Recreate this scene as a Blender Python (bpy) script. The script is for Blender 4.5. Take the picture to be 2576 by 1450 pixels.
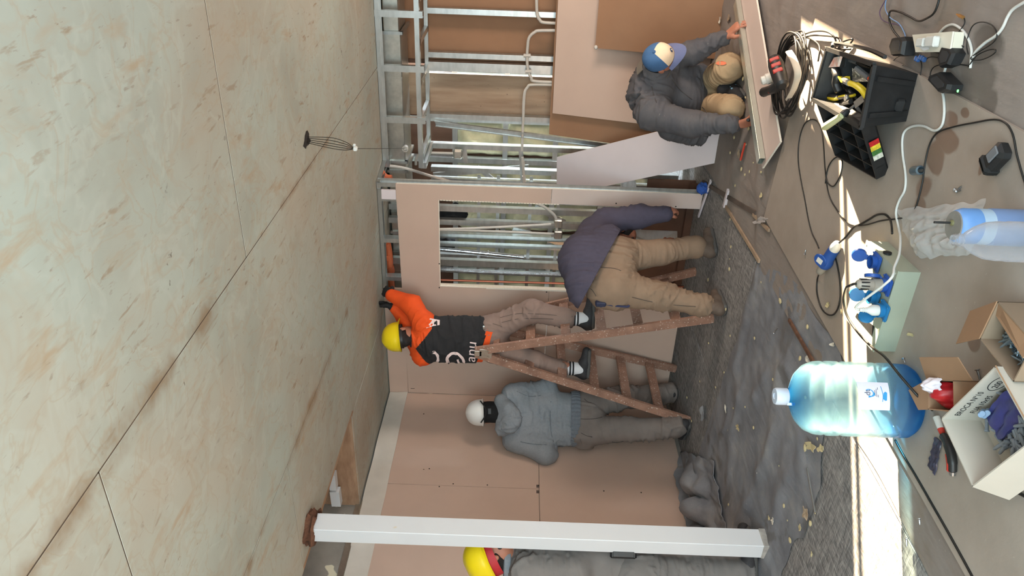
import bpy, math, random
import numpy as np
from mathutils import Vector, Matrix
from mathutils.bvhtree import BVHTree
random.seed(7)
SC = bpy.context.scene
COL = SC.collection
for o in list(bpy.data.objects): bpy.data.objects.remove(o)
# ------------------------------------------------------------------ camera
FPX = 1920.0; PHI = math.radians(2.1); YAW = math.radians(30); HCAM = 1.5
F = Vector((-math.sin(YAW), math.cos(YAW), 0)); R = Vector((math.cos(YAW), math.sin(YAW), 0)); Z = Vector((0, 0, 1))
C0 = Vector((0, 0, HCAM))
cam = bpy.data.cameras.new('camera'); cam.sensor_width = 36; cam.lens = FPX/2576*36; cam.clip_start = .05
camo = bpy.data.objects.new('camera', cam); COL.objects.link(camo)
cx_ = R*math.sin(PHI) - Z*math.cos(PHI); cy_ = R*math.cos(PHI) + Z*math.sin(PHI); cz_ = -F   # the phone was held on its side
camo.matrix_world = Matrix((cx_, cy_, cz_)).transposed().to_4x4(); camo.location = C0
SC.camera = camo
# ------------------------------------------------------------------ world, sun, window and fill lamps, exposure
W = bpy.data.worlds.new('world'); SC.world = W; W.use_nodes = True
bg = W.node_tree.nodes['Background']; bg.inputs[0].default_value = (.62, .80, 1, 1); bg.inputs[1].default_value = 1.0
def lamp(name, kind, energy, col, loc, rot_dir, **kw):
    l = bpy.data.lights.new(name, kind); l.energy = energy; l.color = col
    for k, v in kw.items(): setattr(l, k, v)
    o = bpy.data.objects.new(name, l); COL.objects.link(o); o.location = loc
    o.rotation_euler = Vector(rot_dir).to_track_quat('-Z', 'Y').to_euler(); return o
SUNAZ = Vector((.784, .621, 0)); SUNEL = math.radians(18)
sd = SUNAZ*math.cos(SUNEL) + Z*math.sin(SUNEL)
lamp('sun', 'SUN', 76, (1, .79, .53), (4, 5, 4), -sd, angle=math.radians(.53))
lamp('window_light_rear', 'AREA', 185, (.70, .93, 1), (-.2, -1.35, 1.35), (-.25, 1, -.16), shape='RECTANGLE', size=3.6, size_y=2.1)
lamp('fill_light_side', 'AREA', 20, (.98, .96, .92), (.93, 1.2, 1.3), (-1, .5, 0), shape='RECTANGLE', size=2.2, size_y=1.6)  # added fill lamp, set in an unseen, made-up side opening
lamp('fill_light_slot', 'AREA', 46, (1, .82, .68), (.93, 4.75, 1.22), (-1, .10, -.05), shape='RECTANGLE', size=.62, size_y=1.0)  # warm fill added at the sun slot to make up for lost bounce
lamp('fill_light_cavity', 'AREA', 190, (.78, .91, 1), (-1.12, 7.2, 1.45), (-1, .02, -.05), shape='RECTANGLE', size=.5, size_y=2.0)  # cool fill lamp added out of sight behind the plywood to brighten the cavity
SC.view_settings.view_transform = 'Standard'; SC.view_settings.look = 'None'
SC.view_settings.exposure = 0.42; SC.view_settings.gamma = 1; SC.view_settings.use_curve_mapping = False
# ------------------------------------------------------------------ rays of the survey: photo pixel -> point on a real plane
def ray(x, y):
    v = x-1288; u = 725-y
    r = u*math.cos(PHI)+v*math.sin(PHI); d = -u*math.sin(PHI)+v*math.cos(PHI)
    return F + (r*R - d*Z)/FPX
def G(x, y, z=0.0):
    q = ray(x, y); return C0 + q*((z-HCAM)/q.z)
def PX(x, y, X):
    q = ray(x, y); return C0 + q*(X/q.x)
def PY(x, y, Y):
    q = ray(x, y); return C0 + q*(Y/q.y)
def DP(x, y, t): return C0 + ray(x, y)*t
V = Vector
# ------------------------------------------------------------------ materials
def srgb(r, g, b):
    f = lambda c: (c/255/12.92 if c/255 <= .04045 else ((c/255+.055)/1.055)**2.4)
    return (f(r), f(g), f(b), 1)
class NT:
    def __init__(s, name):
        s.m = bpy.data.materials.new(name); s.m.use_nodes = True; s.t = s.m.node_tree; s.n = s.t.nodes
        s.b = s.n['Principled BSDF']; s.tc = s.n.new('ShaderNodeTexCoord')
    def new(s, kind, **kw):
        q = s.n.new('ShaderNode'+kind)
        for k, v in kw.items():
            if k in ('i',):
                for a, b in v.items(): q.inputs[a].default_value = b
            else: setattr(q, k, v)
        return q
    def ln(s, a, b): s.t.links.new(a, b)
    def coords(s, scale=(1, 1, 1), rot=(0, 0, 0), loc=(0, 0, 0), src='Object'):
        mp = s.new('Mapping'); mp.inputs['Scale'].default_value = scale; mp.inputs['Rotation'].default_value = rot; mp.inputs['Location'].default_value = loc
        s.ln(s.tc.outputs[src], mp.inputs[0]); return mp.outputs[0]
    def noise(s, vec, scale, detail=4, rough=.55, dist=0):
        q = s.new('TexNoise', i={'Scale': scale, 'Detail': detail, 'Roughness': rough, 'Distortion': dist}); s.ln(vec, q.inputs['Vector']); return q.outputs[0]
    def ramp(s, fac, stops):
        q = s.new('ValToRGB'); e = q.color_ramp.elements
        while len(e) < len(stops): e.new(.5)
        for k, (p, c) in enumerate(stops):
            e[k].position = p; e[k].color = c if len(c) == 4 else (*c, 1)
        s.ln(fac, q.inputs[0]); return q.outputs[0]
    def mix(s, fac, a, b, mode='MIX'):
        q = s.new('MixRGB', blend_type=mode)
        for k, x in enumerate((fac, a, b)):
            if isinstance(x, (int, float)): q.inputs[k].default_value = x
            elif isinstance(x, tuple): q.inputs[k].default_value = x
            else: s.ln(x, q.inputs[k])
        return q.outputs[0]
    def math(s, op, a, b=0.0, c=None):
        q = s.new('Math', operation=op)
        for k, x in enumerate((a, b, c)):
            if x is None: continue
            if isinstance(x, (int, float)): q.inputs[k].default_value = x
            else: s.ln(x, q.inputs[k])
        return q.outputs[0]
    def bump(s, h, strength=.3, dist=.01):
        q = s.new('Bump', i={'Strength': strength, 'Distance': dist}); s.ln(h, q.inputs['Height']); s.ln(q.outputs[0], s.b.inputs['Normal'])
    def setc(s, c):
        if isinstance(c, tuple): s.b.inputs['Base Color'].default_value = c
        else: s.ln(c, s.b.inputs['Base Color'])
BW = lambda v: (v, v, v, 1)
def M(name, c, rough=.6, metal=0.0, var=.12, vs=6, bump=.0, bs=60, c2=None, st=(1, 1, 1), trans=0.0, alpha=1.0, spec=None, speck=None, ior=1.45, coat=0):
    """general material: base colour with noise variation, optional second colour, specks and bump"""
    q = NT(name); b = q.b
    b.inputs['Roughness'].default_value = rough; b.inputs['Metallic'].default_value = metal
    b.inputs['Transmission Weight'].default_value = trans; b.inputs['Alpha'].default_value = alpha; b.inputs['IOR'].default_value = ior
    b.inputs['Coat Weight'].default_value = coat
    if spec is not None: b.inputs['Specular IOR Level'].default_value = spec
    cc = q.coords(st)
    c2 = c2 or tuple(max(0, x*(1-2.2*var)) for x in c[:3])+(1,)
    col = q.ramp(q.noise(cc, vs, 5), [(.3, c), (.7, c2)])
    if speck:
        sc, size, ccol = speck
        n = q.noise(q.coords((1, 1, 1), loc=(3.1, 1.7, .3)), sc, 2)
        col = q.mix(q.ramp(n, [(size, BW(0)), (size+.04, BW(1))]), col, ccol)
    q.setc(col)
    if bump: q.bump(q.noise(cc, bs, 4), bump, .004)
    return q.m
# ------------------------------------------------------------------ mesh builder
def frame(zdir, ydir=None):
    z = V(zdir).normalized(); y = V(ydir) if ydir is not None else (V((0, 0, 1)) if abs(z.z) < .9 else V((0, 1, 0)))
    x = y.cross(z).normalized(); y = z.cross(x).normalized(); return x, y, z
def catmull(pts, n=6, closed=False):
    P = [V(p) for p in pts]; out = []; N = len(P)
    if N < 3: return P
    rng = range(N) if closed else range(N-1)
    for i in rng:
        if closed: a, b, c, d = P[(i-1) % N], P[i], P[(i+1) % N], P[(i+2) % N]
        else: a, b, c, d = P[max(i-1, 0)], P[i], P[i+1], P[min(i+2, N-1)]
        for k in range(n):
            t = k/n
            out.append(.5*((2*b) + (c-a)*t + (2*a-5*b+4*c-d)*t*t + (3*b-a-3*c+d)*t**3))
    if not closed: out.append(P[-1])
    return out
class MB:
    def __init__(s): s.v = []; s.f = []; s.m = []; s.cur = 0
    def add(s, vs, fs):
        n = len(s.v); s.v += [tuple(p) for p in vs]
        for f in fs: s.f.append(tuple(i+n for i in f)); s.m.append(s.cur)
        return s
    def hexa(s, p):  # eight corners: bottom 4 ccw, top 4 ccw
        return s.add(p, [(3, 2, 1, 0), (4, 5, 6, 7), (0, 1, 5, 4), (1, 2, 6, 5), (2, 3, 7, 6), (3, 0, 4, 7)])
    def box(s, c, size, ax=None):
        c = V(c); x, y, z = ax or (V((1, 0, 0)), V((0, 1, 0)), V((0, 0, 1))); a, b, d = [q/2 for q in size]
        return s.hexa([c + x*i*a + y*j*b + z*k*d for k in (-1, 1) for i, j in ((-1, -1), (1, -1), (1, 1), (-1, 1))])
    def bbox(s, lo, hi): return s.box([(a+b)/2 for a, b in zip(lo, hi)], [abs(b-a) for a, b in zip(lo, hi)])
    def bevbox(s, c, size, ax=None, r=.01):
        """box with its vertical and horizontal edges chamfered"""
        c = V(c); x, y, z = ax or (V((1, 0, 0)), V((0, 1, 0)), V((0, 0, 1))); a, b, d = [q/2 for q in size]
        def ring(aa, bb, zz, q): return [c + x*i + y*j + z*zz for i, j in ((-aa+q, -bb), (aa-q, -bb), (aa, -bb+q), (aa, bb-q), (aa-q, bb), (-aa+q, bb), (-aa, bb-q), (-aa, -bb+q))]
        rings = [ring(a-r, b-r, -d, r), ring(a, b, -d+r, r), ring(a, b, d-r, r), ring(a-r, b-r, d, r)]
        vs = sum(rings, []); fs = [tuple(range(7, -1, -1)), tuple(range(24, 32))]
        for k in range(3):
            for i in range(8): fs.append((k*8+i, k*8+(i+1) % 8, k*8+8+(i+1) % 8, k*8+8+i))
        return s.add(vs, fs)
    def bar(s, p0, p1, w, h, up=None):
        p0, p1 = V(p0), V(p1); x, y, z = frame(p1-p0, up)
        return s.box((p0+p1)/2, (w, h, (p1-p0).length), (x, y, z))
    def tube(s, pts, r, n=8, closed=False, caps=True):
        P = [V(p) for p in pts]; N = len(P); rr = r if hasattr(r, '__len__') else [r]*N
        vs = []; fs = []; ref = None
        for i in range(N):
            t = (P[(i+1) % N]-P[i-1]) if closed else (P[min(i+1, N-1)]-P[max(i-1, 0)])
            t = t.normalized() if t.length > 1e-9 else V((0, 0, 1))
            if ref is None: ref = frame(t)[0]
            ref = ref - t*ref.dot(t)
            ref = ref.normalized() if ref.length > 1e-6 else frame(t)[0]
            b = t.cross(ref)
            for k in range(n):
                a = 2*math.pi*k/n; vs.append(P[i] + (ref*math.cos(a)+b*math.sin(a))*rr[i])
        for i in range(N if closed else N-1):
            j = (i+1) % N
            for k in range(n): fs.append((i*n+k, i*n+(k+1) % n, j*n+(k+1) % n, j*n+k))
        if caps and not closed: fs += [tuple(range(n-1, -1, -1)), tuple(range((N-1)*n, N*n))]
        return s.add(vs, fs)
    def lathe(s, prof, o, ax=None, n=24, cap=True):
        """prof: (radius, height) from bottom to top"""
        o = V(o); x, y, z = ax or (V((1, 0, 0)), V((0, 1, 0)), V((0, 0, 1))); vs = []; fs = []
        for r, h in prof:
            for k in range(n):
                a = 2*math.pi*k/n; vs.append(o + (x*math.cos(a)+y*math.sin(a))*r + z*h)
        for i in range(len(prof)-1):
            for k in range(n): fs.append((i*n+k, i*n+(k+1) % n, (i+1)*n+(k+1) % n, (i+1)*n+k))
        if cap:
            if prof[0][0] > 1e-5: fs.append(tuple(range(n-1, -1, -1)))
            if prof[-1][0] > 1e-5: fs.append(tuple(range((len(prof)-1)*n, len(prof)*n)))
        return s.add(vs, fs)
    def prism(s, poly, ext):
        P = [V(p) for p in poly]; e = V(ext); n = len(P)
        nrm = sum(((P[i]-P[0]).cross(P[(i+1) % n]-P[0]) for i in range(1, n-1)), V((0, 0, 0)))
        if nrm.dot(e) < 0: P.reverse()
        vs = P + [p+e for p in P]; fs = [tuple(range(n-1, -1, -1)), tuple(range(n, 2*n))]
        for i in range(n): fs.append((i, (i+1) % n, n+(i+1) % n, n+i))
        return s.add(vs, fs)
    def grid(s, fn, nu, nv, flip=False):
        vs = [V(fn(i/nu, j/nv)) for j in range(nv+1) for i in range(nu+1)]; fs = []
        for j in range(nv):
            for i in range(nu):
                a = j*(nu+1)+i; q = (a, a+1, a+nu+2, a+nu+1); fs.append(q[::-1] if flip else q)
        return s.add(vs, fs)
    def thick(s, fn, nu, nv, th, flip=False):
        """a sheet with real thickness"""
        P = np.array([[tuple(fn(i/nu, j/nv)) for i in range(nu+1)] for j in range(nv+1)])
        du = np.gradient(P, axis=1); dv = np.gradient(P, axis=0); nn = np.cross(du, dv); nn /= np.linalg.norm(nn, axis=2, keepdims=True)+1e-12
        if flip: nn = -nn
        Q = P - nn*th; W_ = nu+1; n = W_*(nv+1); vs = list(map(tuple, P.reshape(-1, 3)))+list(map(tuple, Q.reshape(-1, 3))); fs = []
        for j in range(nv):
            for i in range(nu):
                a = j*W_+i; q = (a, a+1, a+W_+1, a+W_); q2 = tuple(n+k for k in q[::-1])
                fs += [q[::-1], q2[::-1]] if flip else [q, q2]
        edge = [j for j in range(nu)]
        ring = [i for i in range(nu)] + [j*W_+nu for j in range(nv)] + [nv*W_+nu-i for i in range(nu)] + [(nv-j)*W_ for j in range(nv)]
        for k in range(len(ring)):
            a, b = ring[k], ring[(k+1) % len(ring)]; q = (b, a, n+a, n+b); fs.append(q[::-1] if flip else q)
        return s.add(vs, fs)
    def build(s, name, mat, parent=None, smooth=False, ang=40, loc=None):
        vs = s.v
        if parent is not None: o0 = parent.matrix_world.translation if parent.parent is None else PLOC[parent.name]
        elif loc is not None: o0 = V(loc)
        else:
            a = np.array(vs); o0 = V((a[:, 0].mean(), a[:, 1].mean(), a[:, 2].min()))
        return raw_obj(name, [(p[0]-o0[0], p[1]-o0[1], p[2]-o0[2]) for p in vs], s.f, mat, parent, o0, smooth, ang, s.m)
PLOC = {}
def raw_obj(name, vs, fs, mat, parent, o0, smooth=False, ang=40, mi=None):
    me = bpy.data.meshes.new(name); me.from_pydata(vs, [], fs)
    mats = mat if isinstance(mat, (list, tuple)) else [mat]
    for m_ in mats: me.materials.append(m_)
    if mi is not None and len(mats) > 1: me.polygons.foreach_set('material_index', np.array(mi, dtype=np.int32))
    if smooth:
        me.polygons.foreach_set('use_smooth', np.ones(len(me.polygons), dtype=bool))
        if ang is not None: me.set_sharp_from_angle(angle=math.radians(ang))
    me.update()
    o = bpy.data.objects.new(name, me); COL.objects.link(o)
    if parent is not None: o.parent = parent; o.location = (0, 0, 0)
    else: o.location = o0
    o.matrix_basis = Matrix.Translation(o.location)
    PLOC[o.name] = V(o0)
    if parent is None: o.matrix_world = Matrix.Translation(o0)
    return o
def tag(o, label=None, cat=None, group=None, kind=None):
    if label: o['label'] = label
    if cat: o['category'] = cat
    if group: o['group'] = group
    if kind: o['kind'] = kind
    return o
def root(name, loc, label=None, cat=None, group=None, kind=None):
    o = bpy.data.objects.new(name, None); COL.objects.link(o); o.location = V(loc); o.empty_display_size = .05
    o.matrix_world = Matrix.Translation(V(loc)); PLOC[o.name] = V(loc)
    return tag(o, label, cat, group, kind)
def struct(o): o['kind'] = 'structure'; return o
# value noise for numpy arrays
def _h(ix, iy, iz, seed):
    n = (ix*374761393 + iy*668265263 + iz*1274126177 + seed*974634757) & 0xffffffff
    n = ((n ^ (n >> 13))*1274126177) & 0xffffffff
    return ((n ^ (n >> 16)) & 0xffff)/65535.0
def vnoise(P, seed=0):
    P = np.asarray(P, dtype=np.float64); i = np.floor(P).astype(np.int64); f = P-i; f = f*f*(3-2*f); r = 0
    for dx in (0, 1):
        for dy in (0, 1):
            for dz in (0, 1):
                w = (f[:, 0] if dx else 1-f[:, 0])*(f[:, 1] if dy else 1-f[:, 1])*(f[:, 2] if dz else 1-f[:, 2])
                r = r + w*_h(i[:, 0]+dx, i[:, 1]+dy, i[:, 2]+dz, seed)
    return r*2-1
from mathutils import noise as _mn
def n1(x, y, z=0.0, seed=0): return max(-1.0, min(1.0, 1.5*_mn.noise((x+.37+seed*17.3, y+.71, z+.13))))
# ------------------------------------------------------------------ material library
GYP = M('drywall_paper', srgb(194, 168, 152), .8, var=.04, vs=2.2, bump=.04, bs=300, speck=(160, .76, srgb(204, 178, 162)))
GYP2 = M('drywall_paper_light', srgb(204, 184, 174), .8, var=.04, vs=2.5, bump=.04, bs=300)
GYPB = M('drywall_back_paper', srgb(150, 112, 84), .8, var=.06, vs=3, bump=.05, bs=300)
GYPW = M('drywall_white_face', srgb(214, 203, 205), .75, var=.03, vs=3, bump=.03, bs=300)
CORE = M('gypsum_core', srgb(232, 222, 206), .9, var=.05, vs=60, bump=.4, bs=200)
ZINC = M('galvanised_steel', srgb(196, 198, 196), .32, .9, var=.10, vs=9, bump=.06, bs=30, st=(1, 1, 3))
ZINC2 = M('galvanised_duct', srgb(196, 192, 182), .32, .88, var=.10, vs=22, bump=.08, bs=20)
FOIL = M('foil_wrap', srgb(205, 208, 212), .22, .95, var=.1, vs=30, bump=.9, bs=45)
COPPER = M('copper_pipe', srgb(140, 78, 58), .35, .8, var=.1)
PVCG = M('grey_conduit', srgb(196, 188, 178), .5, var=.05)
PVCO = M('orange_pipe', srgb(200, 104, 66), .5, var=.06)
BLK = M('black_plastic', srgb(36, 36, 37), .45, var=.2, vs=20, bump=.05, bs=120)
BLKC = M('black_cable', srgb(30, 29, 28), .4, var=.15, vs=40)
WHTC = M('white_cable', srgb(205, 205, 200), .45, var=.06, vs=20)
DARKB = M('dark_fabric', srgb(24, 24, 26), .9, var=.3, vs=20, bump=.5, bs=40)
PLY = M('plywood_face', srgb(166, 142, 118), .75, var=.12, vs=3, st=(6, 6, .7), bump=.2, bs=40, c2=srgb(140, 114, 92), speck=(34, .72, srgb(96, 76, 60)))
WOODR = M('ladder_wood', srgb(166, 126, 106), .65, var=.2, vs=10, c2=srgb(132, 98, 82), bump=.25, bs=50, speck=(70, .64, srgb(206, 190, 176)))
WOODL = M('light_wood', srgb(168, 144, 120), .7, var=.12, vs=12, bump=.2, bs=60)
BRNWD = M('brown_board', srgb(104, 74, 58), .8, var=.15, vs=5)
CREAM = M('column_paint', srgb(208, 210, 213), .42, var=.02, vs=3, bump=.03, bs=30, speck=(9, .74, srgb(205, 190, 160)))
FOAM = M('spray_foam', srgb(212, 208, 176), .8, var=.08, vs=9, bump=.6, bs=26, c2=srgb(186, 186, 156))
PLASTIC = M('vapour_strip', srgb(206, 200, 190), .45, var=.07, vs=4, bump=.15, bs=9)
CONC = M('concrete', srgb(150, 144, 136), .9, var=.16, vs=4, bump=.5, bs=40, speck=(7, .66, srgb(212, 204, 180)))
ROUGHW = M('rough_board', srgb(178, 146, 118), .85, var=.12, vs=6, st=(1, 1, 4), bump=.5, bs=30, c2=srgb(140, 108, 84))
RUST = M('rust_foam', srgb(112, 74, 54), .95, var=.25, vs=40, bump=.8, bs=60)
DARKGAP = M('dark_gap', srgb(40, 34, 30), .9)
def ceil_mat():
    q = NT('stained_ceiling_board'); b = q.b; b.inputs['Roughness'].default_value = .85
    c = q.coords((1, 1, 1)); g = q.coords((1.6, .55, 1), rot=(0, 0, -.75))
    big = q.ramp(q.noise(c, 1.1, 5, .6), [(.35, srgb(164, 172, 163)), (.66, srgb(150, 151, 140))])
    big = q.mix(q.ramp(q.noise(q.coords((1, 1, 1), loc=(0, 3, 0)), .8, 3), [(.42, BW(0)), (.62, BW(.55))]), big, srgb(172, 157, 139))
    for k, (sc, lo, wdt, amt, cc_) in enumerate(((2.4, .49, .05, .30, srgb(174, 178, 169)), (4.2, .52, .035, .32, srgb(158, 140, 114)), (1.7, .46, .03, .22, srgb(160, 144, 122)))):     # dried wash marks: closed outlines
        n = q.noise(q.coords((1, 1, 1), loc=(k*3.3, k, 0)), sc, 4, .55, 1.0); d = q.math('DIVIDE', q.math('ABSOLUTE', q.math('SUBTRACT', n, lo)), wdt)
        big = q.mix(q.ramp(d, [(.0, BW(amt)), (.8, BW(0))]), big, cc_)
    col = big
    for k, (sc, st, lo, hi, amt, cc_) in enumerate(((7, (1.6, .45, 1), .56, .68, .6, srgb(160, 136, 106)), (16, (1.8, .4, 1), .60, .68, .75, srgb(136, 116, 92)), (30, (1.5, .5, 1), .64, .70, .7, srgb(120, 102, 82)), (5, (3.0, .7, 1), .70, .76, .85, srgb(104, 88, 70)), (10, (1, 1, 1), .69, .715, .85, srgb(96, 88, 76)))):
        n = q.noise(q.coords(st, rot=(0, 0, -.75), loc=(k*2.7, k*1.3, 0)), sc, 4, .6, .3); pm = q.ramp(q.noise(q.coords((1, 1, 1), loc=(k, 7, 0)), 1.6, 3), [(.40, BW(.15)), (.62, BW(1))])
        col = q.mix(q.math('MULTIPLY', q.ramp(n, [(lo, BW(0)), (hi, BW(amt))]), pm), col, cc_)
    sx = q.new('SeparateXYZ'); q.ln(c, sx.inputs[0]); wob = q.noise(c, 3.5, 4)
    for lx, y0, y1, wd in ((.485, -1.95, -.55, .075), (-.76, -1.0, 1.4, .06), (.485, .3, 1.4, .03)):      # rusty seepage that stayed along old joints
        d = q.math('ABSOLUTE', q.math('ADD', q.math('SUBTRACT', sx.outputs[0], lx), q.math('MULTIPLY', q.math('SUBTRACT', wob, .5), .07)))
        m = q.math('MULTIPLY', q.math('SUBTRACT', 1, q.math('DIVIDE', d, wd)), q.math('MULTIPLY', q.math('GREATER_THAN', sx.outputs[1], y0), q.math('LESS_THAN', sx.outputs[1], y1)))
        m = q.math('MULTIPLY', m, q.ramp(q.noise(q.coords((1, 1, 1), loc=(lx, 9, 0)), 5, 4), [(.38, BW(0)), (.62, BW(1))]))
        col = q.mix(q.ramp(m, [(0, BW(0)), (.8, BW(.75))]), col, srgb(126, 98, 66))
    q.setc(col); q.bump(q.noise(g, 16, 4), .16, .006); return q.m
CEIL = ceil_mat()
def osb_mat():
    q = NT('dusty_osb'); b = q.b; b.inputs['Roughness'].default_value = .88
    c = q.coords((1, 1, 1)); c1 = q.coords((9, 60, 1), rot=(0, 0, .5)); c2 = q.coords((60, 9, 1), rot=(0, 0, .3))
    fl = q.mix(.5, q.noise(c1, 1, 3, .6, 1.5), q.noise(c2, 1, 3, .6, 1.5))
    col = q.ramp(fl, [(.38, srgb(92, 90, 90)), (.5, srgb(126, 123, 122)), (.64, srgb(164, 160, 156))])
    dust = q.noise(q.coords((1, 1, 1), loc=(2, .4, 0)), 1.7, 6, .65)
    col = q.mix(q.ramp(dust, [(.50, BW(0)), (.75, BW(.6))]), col, srgb(150, 147, 145))
    col = q.mix(q.ramp(q.noise(c, 70, 2), [(.70, BW(0)), (.74, BW(.8))]), col, srgb(188, 182, 170))
    q.setc(col); q.bump(fl, .5, .006); return q.m
OSB = osb_mat()
def felt_mat(name='grey_building_felt', stains=(), warm=0):
    q = NT(name); b = q.b; b.inputs['Roughness'].default_value = .8
    c = q.coords((1, 1, 1))
    col = q.ramp(q.noise(c, 3, 6, .65), [(.3, srgb(104, 105, 112)), (.55, srgb(128, 129, 134)), (.75, srgb(150, 148, 146))])
    col = q.mix(q.ramp(q.noise(c, 90, 2), [(.72, BW(0)), (.75, BW(.7))]), col, srgb(190, 186, 176))
    st = q.noise(q.coords((1, 1, 1), loc=(7, 3, 0)), 1.5, 4, .6, .6)
    col = q.mix(q.ramp(st, [(.60, BW(0)), (.64, BW(.55))]), col, srgb(86, 80, 74))
    if warm: col = q.mix(warm, col, srgb(140, 122, 104))
    if stains:
        sx = q.new('SeparateXYZ'); q.ln(c, sx.inputs[0]); tot = None; wob = q.noise(c, 6, 4)
        for (px, py, rx, ry) in stains:
            dx = q.math('DIVIDE', q.math('SUBTRACT', sx.outputs[0], px), rx); dy = q.math('DIVIDE', q.math('SUBTRACT', sx.outputs[1], py), ry); d = q.math('SQRT', q.math('ADD', q.math('MULTIPLY', dx, dx), q.math('MULTIPLY', dy, dy)))
            tot = d if tot is None else q.math('MINIMUM', tot, d)
        m = q.ramp(q.math('ADD', tot, q.math('MULTIPLY', q.math('SUBTRACT', wob, .5), 1.3)), [(.7, BW(.6)), (1, BW(0))]); col = q.mix(m, col, srgb(66, 58, 50))
    q.setc(col); q.bump(q.noise(q.coords((5, 1.2, 1), rot=(0, 0, .6)), 4, 4, .5), .28, .02); return q.m
FELT = felt_mat()
STAINS = []
def board_mat():
    q = NT('dusty_hardboard'); b = q.b
    c = q.coords((1, 1, 1))
    col = q.ramp(q.noise(c, 2.4, 5, .6), [(.3, srgb(162, 150, 139)), (.7, srgb(141, 129, 118))])
    col = q.mix(q.ramp(q.noise(c, 120, 2), [(.72, BW(0)), (.76, BW(.35))]), col, srgb(196, 182, 168))
    # the spilt-water stains: each one a blob at its own place on the board (local metres)
    tot = None; wob = q.noise(c, 5, 3)
    sx = q.new('SeparateXYZ'); q.ln(c, sx.inputs[0])
    for (px, py, rx, ry) in STAINS:
        dx = q.math('DIVIDE', q.math('SUBTRACT', sx.outputs[0], px), rx); dy = q.math('DIVIDE', q.math('SUBTRACT', sx.outputs[1], py), ry)
        d = q.math('SQRT', q.math('ADD', q.math('MULTIPLY', dx, dx), q.math('MULTIPLY', dy, dy)))
        tot = d if tot is None else q.math('MINIMUM', tot, d)
    m = q.ramp(q.math('ADD', tot, q.math('MULTIPLY', wob, .9)), [(.90, BW(1)), (.999, BW(0))])
    m2 = q.math('MULTIPLY', m, .62)
    col = q.mix(m2, col, srgb(104, 72, 52)); q.setc(col)
    q.ln(q.ramp(m, [(0, BW(.8)), (1, BW(.38))]), b.inputs['Roughness']); q.bump(q.noise(c, 60, 4), .15, .003); return q.m
# ------------------------------------------------------------------ floor
CZ = 2.61; XL = -4.42; YB = 5.64
fl = struct(root('floor', (0, 0, 0)))
MB().bbox((-5.2, -1.6, -.06), (1.1, 7.6, -.018)).build('subfloor', CONC, fl)
xs = [-5.2, -4.61, -3.39, -2.17, -.95, .27, 1.1]; ys = [-1.6, -.68, 1.76, 4.2, 6.64, 7.6]
for i in range(len(xs)-1):
    for j in range(len(ys)-1):
        g = .003; dz = .002*n1(i*3.1, j*2.3)
        MB().bevbox(((xs[i]+xs[i+1])/2, (ys[j]+ys[j+1])/2, -.009+dz/2), (xs[i+1]-xs[i]-2*g, ys[j+1]-ys[j]-2*g, .018), r=.002).build('floor_panel', OSB, fl)
def lerp_poly(P, t):
    n = len(P)-1; k = min(int(t*n), n-1); f = t*n-k; return P[k]*(1-f)+P[k+1]*f
def wr(x, y, a, s=1.0):
    r = 0
    r += 1-abs(n1(x*1.1+y*.7, y*1.9-x*.5, 1.1))*2.2
    r += .6*(1-abs(n1(x*3.1-y*1.4, y*3.4+x, 4.2))*2.4)
    return a*max(0, r)**1.5 + a*.25*n1(x*14, y*14, 2)
far = [G(*p) for p in ((1908, 657), (1872, 790), (1832, 930), (1790, 1060), (1742, 1180), (1768, 1325), (1840, 1500))]
near = [G(*p) for p in ((1990, 700), (2120, 880), (2105, 1000), (2075, 1120), (2062, 1250), (2000, 1380), (1945, 1500))]
def feltB(u, v):
    a = lerp_poly(far, u); b = lerp_poly(near, u); p = a*(1-v)+b*v
    e = min(1, v*8, (1-v)*8); p = p + V((n1(u*14, v*3)*.03, n1(u*16, 9)*.04, 0))*(1 if v in (0, 1) else .3)
    return V((p.x, p.y, .004+wr(p.x, p.y, .014)*(.25+.75*e)))
tag(MB().grid(feltB, 90, 60, True).build('felt_sheet', FELT, None, True, 60), 'rumpled grey felt sheet on the floor between the white column and the dusty board', 'felt sheet', 'grey felt sheets on the floor')
BA, BD, BC, BE = V((-1.855, 4.165, 0)), V((-.700, 4.05, 0)), V((-.66, 1.2, 0)), V((-1.99, 1.2, 0))
def inb(x, y): return -2.03 < x < -.62 and 1.1 < y < 4.2
def feltA(u, v):
    x = -2.15+u*3.05; y = 6.35-v*5.2
    e = min(1, u*12, v*12); x += n1(y*2.2, 3)*.03*(u == 0)
    z = wr(x, y, .011)*(.2+.8*e)
    if inb(x, y): z = min(z, .002)
    if u < .12 and y < 4.1: z = .001
    return V((x, y, .003+z))
fa_ = V((-.6, 3.7, 0))
FELTA = felt_mat('damp_building_felt', [(G(a, b).x-fa_.x, G(a, b).y-fa_.y, rx, ry) for a, b, rx, ry in ((2495, 108, .06, .10), (2478, 140, .05, .06), (2455, 200, .10, .12), (2425, 232, .08, .06), (2490, 260, .05, .05))], .55)
tag(MB().grid(feltA, 100, 150, True).build('felt_sheet', FELTA, None, True, 60, loc=fa_), 'wide grey felt sheet with damp spots spread over the floor under the kneeling worker', 'felt sheet', 'grey felt sheets on the floor')
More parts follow.
